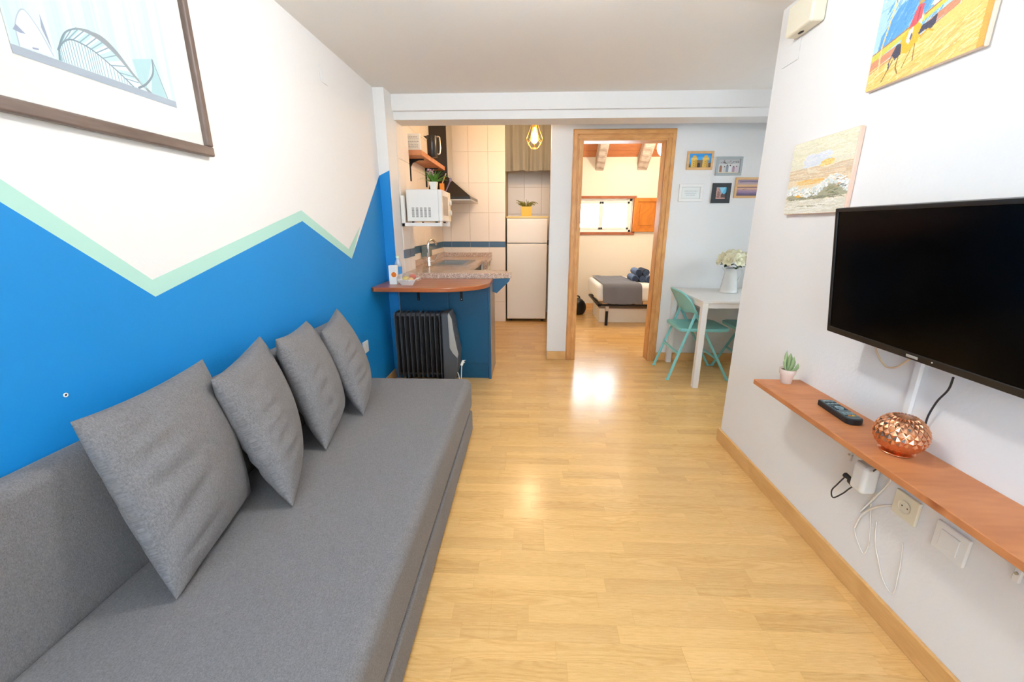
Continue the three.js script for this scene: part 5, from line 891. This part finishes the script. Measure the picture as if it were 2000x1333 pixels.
// small pictures on the picture wall
{
  const Z = ZDOOR;
  function small(label, A, B, frameMat, fw, depth, draw, matBoard) {
    const a = onZ(A[0], A[1], Z), b = onZ(B[0], B[1], Z), x0 = a.x, x1 = b.x, y1 = a.y, y0 = b.y;
    const t = thing('small_picture', label, 'picture', [(x0 + x1) / 2, y0, Z], 'small pictures on the dining wall');
    delete t.userData.group;
    const F = (p, q, r, s) => rb(p, q, r, s, Z, Z + depth, 0.002, 2);
    mesh('frame', [F(x0, x1, y0, y0 + fw), F(x0, x1, y1 - fw, y1), F(x0, x0 + fw, y0 + fw, y1 - fw), F(x1 - fw, x1, y0 + fw, y1 - fw)].map((g) => metric(g, 2)), frameMat, t);
    const m = matBoard || 0, W = x1 - x0 - 2 * fw, H = y1 - y0 - 2 * fw;
    mesh('backing', bx(x0 + fw * 0.5, x1 - fw * 0.5, y0 + fw * 0.5, y1 - fw * 0.5, Z + 0.001, Z + 0.006), M.paper, t);
    const c = canvas(480, Math.round(480 * (H - 2 * m) / (W - 2 * m)), draw);
    mesh('print', new THREE.PlaneGeometry(W - 2 * m, H - 2 * m).translate((x0 + x1) / 2, (y0 + y1) / 2, Z + 0.007), std('print_' + t.name, null, 0.6, { map: ctex(c) }), t);
  }
  small('picture of two stone towers in a light wooden frame', [1343, 296], [1390, 332], M.light_wood, 0.02, 0.014, (g, W, H) => {
    g.fillStyle = '#2f8fd4'; g.fillRect(0, 0, W, H); poly(g, W, H, '#4aa6e2', [[0, 0.3], [1, 0.15], [1, 0.5], [0, 0.6]]);
    poly(g, W, H, '#7d6a4c', [[0.3, 1], [0.3, 0.45], [0.62, 0.45], [0.62, 1]]); poly(g, W, H, '#3c332a', [[0.4, 1], [0.4, 0.72], [0.46, 0.66], [0.52, 0.72], [0.52, 1]]);
    for (const x of [0.08, 0.6]) { poly(g, W, H, '#d9b04e', [[x + 0.02, 1], [x + 0.03, 0.42], [x + 0.29, 0.42], [x + 0.3, 1]]); poly(g, W, H, '#b98e3c', [[x + 0.2, 1], [x + 0.2, 0.42], [x + 0.29, 0.42], [x + 0.3, 1]]); poly(g, W, H, '#e4c064', [[x, 0.44], [x + 0.02, 0.3], [x + 0.3, 0.3], [x + 0.32, 0.44]]); poly(g, W, H, '#d9a94c', [[x + 0.05, 0.3], [x + 0.1, 0.12], [x + 0.22, 0.12], [x + 0.27, 0.3]]); for (let k = 0; k < 3; k++) { g.fillStyle = '#6b5230'; g.fillRect((x + 0.13) * W, (0.55 + k * 0.13) * H, 0.04 * W, 0.05 * H); } }
    poly(g, W, H, '#4d5a38', [[0, 1], [0, 0.8], [0.08, 0.75], [0.1, 1]]); poly(g, W, H, '#5d4b3c', [[0.9, 1], [0.9, 0.7], [1, 0.66], [1, 1]]);
  });
  small('pale grey framed photo with dark figures', [1400, 307], [1446, 343], std('frame_grey', '#a9b1b2', 0.6), 0.02, 0.014, (g, W, H) => {
    g.fillStyle = '#d3d2cf'; g.fillRect(0, 0, W, H); seedN = 41; poly(g, W, H, '#b9b9b8', [[0, 0], [1, 0], [1, 0.3], [0, 0.35]]);
    for (let i = 0; i < 34; i++) { g.fillStyle = ['#4b4744', '#6d6663', '#8c8380'][i % 3]; g.fillRect(rr(0.05, 0.92) * W, rr(0.05, 0.28) * H, rr(6, 26), rr(8, 34)); }
    for (const [x, c, h] of [[0.12, '#9a6a4e', 0.45], [0.3, '#c9c8c8', 0.4], [0.42, '#8d959c', 0.5], [0.56, '#dfe3e4', 0.48], [0.72, '#b08f9c', 0.4], [0.86, '#d9c6cc', 0.42]]) { g.fillStyle = c; g.fillRect(x * W - 26, (0.95 - h) * H, 56, h * H); g.fillStyle = '#5a4a42'; g.beginPath(); g.ellipse(x * W, (0.93 - h) * H, 13, 15, 0, 0, 7); g.fill(); }
    g.fillStyle = '#d9cfb4'; g.fillRect(0, 0.93 * H, W, 0.07 * H);
  });
  small('white framed notice with lines of fine print beside the door frame', [1327, 360], [1370, 394], M.white_gloss, 0.024, 0.014, (g, W, H) => {
    g.fillStyle = '#e9ece8'; g.fillRect(0, 0, W, H); g.strokeStyle = '#b9c0bd'; g.lineWidth = 5; g.strokeRect(14, 12, W - 28, H - 24); seedN = 47;
    for (const [y, x0, x1, c] of [[0.34, 0.14, 0.86, '#8b9296'], [0.52, 0.18, 0.8, '#a3b3c6'], [0.68, 0.26, 0.74, '#98a9be']]) { let x = x0 * W; g.fillStyle = c; while (x < x1 * W) { const w = rr(5, 12); g.fillRect(x, y * H + rr(-3, 3), w, rr(7, 13)); x += w + rr(3, 7); } }
  });
  small('narrow picture of an old street in a black frame', [1392, 358], [1423, 397], std('frame_black', '#23282c', 0.5), 0.036, 0.014, (g, W, H) => {
    g.fillStyle = '#5fb4d6'; g.fillRect(0, 0, W, H); poly(g, W, H, '#8cc8de', [[0.3, 0], [0.9, 0], [0.6, 0.5]]); poly(g, W, H, '#b98d80', [[0, 1], [0, 0.02], [0.3, 0.02], [0.5, 0.5], [0.5, 1]]); poly(g, W, H, '#8d6a62', [[0.15, 1], [0.18, 0.3], [0.36, 0.42], [0.44, 1]]); poly(g, W, H, '#5c4a48', [[0.5, 1], [0.5, 0.62], [0.62, 0.5], [0.78, 0.6], [1, 0.42], [1, 1]]); poly(g, W, H, '#c99a8c', [[0.1, 1], [0.12, 0.9], [0.9, 0.88], [0.95, 1]]); seedN = 53; for (let i = 0; i < 40; i++) { g.fillStyle = ['#6d504a', '#d2a99c', '#3f3436'][i % 3]; g.fillRect(rr(0, 0.45) * W, rr(0.15, 0.85) * H, rr(8, 24), rr(12, 40)); }
  });
  small('picture of a lake at sunset in a light wooden frame', [1437, 347], [1487, 387], M.light_wood, 0.02, 0.014, (g, W, H) => {
    const k = g.createLinearGradient(0, 0, 0, H); k.addColorStop(0, '#8d7f96'); k.addColorStop(0.22, '#b09aa0'); k.addColorStop(0.42, '#e9b878'); k.addColorStop(0.46, '#4d3d58'); k.addColorStop(0.52, '#d9a884'); k.addColorStop(0.75, '#8d7398'); k.addColorStop(1, '#3d3558'); g.fillStyle = k; g.fillRect(0, 0, W, H);
    strokes(g, W, H, [['#5d5070', [[0.1, 0.14], [0.5, 0.1], [1, 0.16]], 12], ['#6d5a6e', [[0, 0.46], [1, 0.45]], 9], ['#5a4a52', [[0.25, 0.62], [0.4, 0.57]], 6]]); seedN = 59; for (let i = 0; i < 60; i++) { const y = rr(0.52, 1); strokes(g, W, H, [[css(240, 200, 160, 0.25), [[rr(0, 1), y], [rr(0, 1), y]], 2]]); }
  });
}
// ================================================================ BEDROOM
{
  const x0 = 0.925, x1 = 2.70, z1 = -5.5, z0 = -6.45, yt = 0.565, yb = 0.335;
  const t = thing('bed', 'bed with white fitted sheet on a black metal slatted base', 'bed', [(x0 + x1) / 2, 0, (z0 + z1) / 2]);
  mesh('mattress', rb(x0, x1, yb, yt, z0, z1, 0.06, 6), M.white_sheet, t);
  mesh('base_frame', [rb(x0 + 0.02, x1 - 0.02, 0.272, 0.295, z1 - 0.06, z1 - 0.02, 0.003, 1), rb(x0 + 0.02, x1 - 0.02, 0.265, 0.295, z0 + 0.02, z0 + 0.06, 0.003, 1), rb(x0 + 0.02, x0 + 0.06, 0.265, 0.295, z0 + 0.02, z1 - 0.02, 0.003, 1)], M.black_metal, t);
  for (let k = 0; k < 16; k++) mesh('slat', rb(x0 + 0.08 + k * 0.108, x0 + 0.15 + k * 0.108, 0.295, 0.334, z0 + 0.03, z1 - 0.03, 0.006, 2), M.light_wood, t);
  const lx = onY(1185, 638, 0).x; for (const [x, z] of [[lx, z1 - 0.04], [x1 - 0.2, z1 - 0.04], [lx, z0 + 0.04], [x1 - 0.2, z0 + 0.04]]) { const l = mesh('leg', rb(x - 0.018, x + 0.018, 0, 0.265, z - 0.018, z + 0.018, 0.003, 2), M.black_metal, t); mesh('bracket', rb(x - 0.022, x + 0.022, 0.2, 0.268, z - 0.022, z + 0.022, 0.003, 1), M.steel, l); }
  solo('storage_chest', rb(1.0, 2.6, 0, 0.2, -6.3, -5.72, 0.006, 2), M.cream_paint, 'low cream chest pushed under the bed', 'chest');
  // throw: lies over the foot of the bed and hangs down its side
  const N = 40, K = 34, P = [], I = [], nz = vnoise(95), xa = 0.99, xb = 1.52;
  for (let j = 0; j <= K; j++) for (let i = 0; i <= N; i++) { const u = i / N, v = j / K; const s = v * 1.17; let y, z; const top = 0.88; if (s < top) { z = z0 + 0.06 + s; y = yt + 0.012; } else { const q = s - top, r = 0.05, arc = r * Math.PI / 2; if (q < arc) { const a = q / r; z = z0 + 0.06 + top + Math.sin(a) * r; y = yt + 0.012 - r + Math.cos(a) * r; } else { z = z0 + 0.06 + top + r; y = yt + 0.012 - r - (q - arc); } } const w = nz(u * 5 + 3, v * 6) - 0.5; const skew = (1 - v) * -0.05; P.push(xa + skew * 0.4 + (xb - xa - (1 - v) * 0.08) * u + w * 0.012, y + (s < top ? Math.abs(w) * 0.02 : 0) + (v > 0.98 ? w * 0.02 : 0), z + (s >= top ? Math.abs(w) * 0.025 : 0)); if (i && j) { const a = j * (N + 1) + i; I.push(a - N - 2, a, a - N - 1, a - N - 2, a - 1, a); } }
  const g = new THREE.BufferGeometry(); g.setAttribute('position', new THREE.Float32BufferAttribute(P, 3)); g.setIndex(I); g.computeVertexNormals();
  solo('blanket', g, M.blanket, 'dark grey throw draped over the foot of the bed', 'blanket');
  // rolled towels
  const roll = (px, py, zz, y, dark, label) => { const x = onZ(px, py, zz).x; const o = thing('rolled_towel', label, 'towel', [x, y, zz], 'rolled towels on the bed'); delete o.userData.group; const R = 0.047, L = 0.3; const pts = []; for (let i = 0; i <= 60; i++) { const a = i / 60 * Math.PI * 6, r = R * (0.12 + 0.8 * i / 60); pts.push(V3(x + Math.cos(a) * r, y + R + Math.sin(a) * r, zz + 0.004)); } const body = new THREE.CylinderGeometry(R, R, L, 28).rotateX(Math.PI / 2).translate(x, y + R, zz - L / 2); mesh('roll', body, dark ? M.towel_dark : M.towel, o); mesh('edge', tube(pts, 0.004, 120, 5), dark ? M.towel : M.towel_dark, o); };
  roll(1240, 556, -5.75, yt, false, 'blue rolled towel at the open end of the towel pile'); roll(1254, 556, -5.74, yt, true, 'navy rolled towel in the bottom row of the pile'); roll(1268, 560, -5.68, yt, false, 'blue rolled towel in front of the pile beside the door frame'); roll(1247, 545, -5.78, yt + 0.082, false, 'blue rolled towel on top of the pile, window side'); roll(1261, 545, -5.78, yt + 0.082, true, 'navy rolled towel on top of the pile, door frame side');
  // black bag behind the foot of the bed
  const bg = new THREE.SphereGeometry(0.16, 28, 18).scale(1, 0.95, 0.8); { const p = bg.attributes.position; for (let i = 0; i < p.count; i++) if (p.getY(i) < -0.1) p.setY(i, -0.1); } bg.computeVertexNormals();
  const k = thing('black_bag', 'black soft bag on the floor behind the foot of the bed', 'bag', [0.74, 0, -6.32]); mesh('bag', bg.translate(0.74, 0.1, -6.32), M.black_plastic, k); mesh('handle', tube([V3(0.68, 0.22, -6.32), V3(0.70, 0.27, -6.32), V3(0.78, 0.27, -6.32), V3(0.80, 0.22, -6.32)], 0.012, 20), M.black_plastic, k);
}
{ // open wooden shutter beside the window
  const z = ZBED + 0.016, a = onZ(1238, 387, z), b = onZ(1283, 453, z), x0 = a.x + 0.012, x1 = b.x, y0 = b.y, y1 = a.y;
  const t = thing('window_shutter', 'orange wooden shutter with raised panel, folded open beside the bedroom window', 'shutter', [x0, y0, z]);
  const w = 0.055; mesh('stile', metric(rb(x0, x0 + w, y0, y1, z, z + 0.03, 0.003, 2), 1.4, true), M.shutter_wood, t); mesh('stile', metric(rb(x1 - w, x1, y0, y1, z, z + 0.03, 0.003, 2), 1.4, true), M.shutter_wood, t);
  mesh('rail', metric(rb(x0 + w, x1 - w, y0, y0 + w, z, z + 0.03, 0.003, 2), 1.4), M.shutter_wood, t); mesh('rail', metric(rb(x0 + w, x1 - w, y1 - w, y1, z, z + 0.03, 0.003, 2), 1.4), M.shutter_wood, t);
  mesh('panel', metric(rb(x0 + w - 0.005, x1 - w + 0.005, y0 + w - 0.005, y1 - w + 0.005, z + 0.002, z + 0.010, 0.002, 1), 1.4, true), M.shutter_wood, t);
  mesh('raised_field', metric(rb(x0 + w + 0.035, x1 - w - 0.035, y0 + w + 0.04, y1 - w - 0.04, z + 0.006, z + 0.02, 0.005, 2), 1.4, true), M.shutter_wood, t);
  mesh('knob', new THREE.SphereGeometry(0.014, 16, 12).translate(x1 - w * 0.5, y0 + (y1 - y0) * 0.38, z + 0.04), M.brass, t);
}
{ // bedroom globe lamp
  const z = -5.6, c = onZ(1304, 287, z);
  const t = thing('globe_lamp', 'glowing white globe lamp hanging in the bedroom', 'lamp', [c.x, c.y, z]);
  mesh('globe', new THREE.SphereGeometry(0.125, 32, 20).translate(c.x, c.y, z), M.opal_warm, t);
  mesh('cord', bar(V3(c.x, c.y + 0.12, z), V3(c.x, 3.3, z), 0.004, 8), M.white_plastic, t);
  const l = new THREE.PointLight(new THREE.Color().setRGB(1, 0.8, 0.6), BEDLAMP, 0, 2); l.shadow.radius = 3; l.castShadow = true; t.add(l);
}
scene.traverse((o) => { delete o.userData.origin; });

renderer.render(scene, camera);
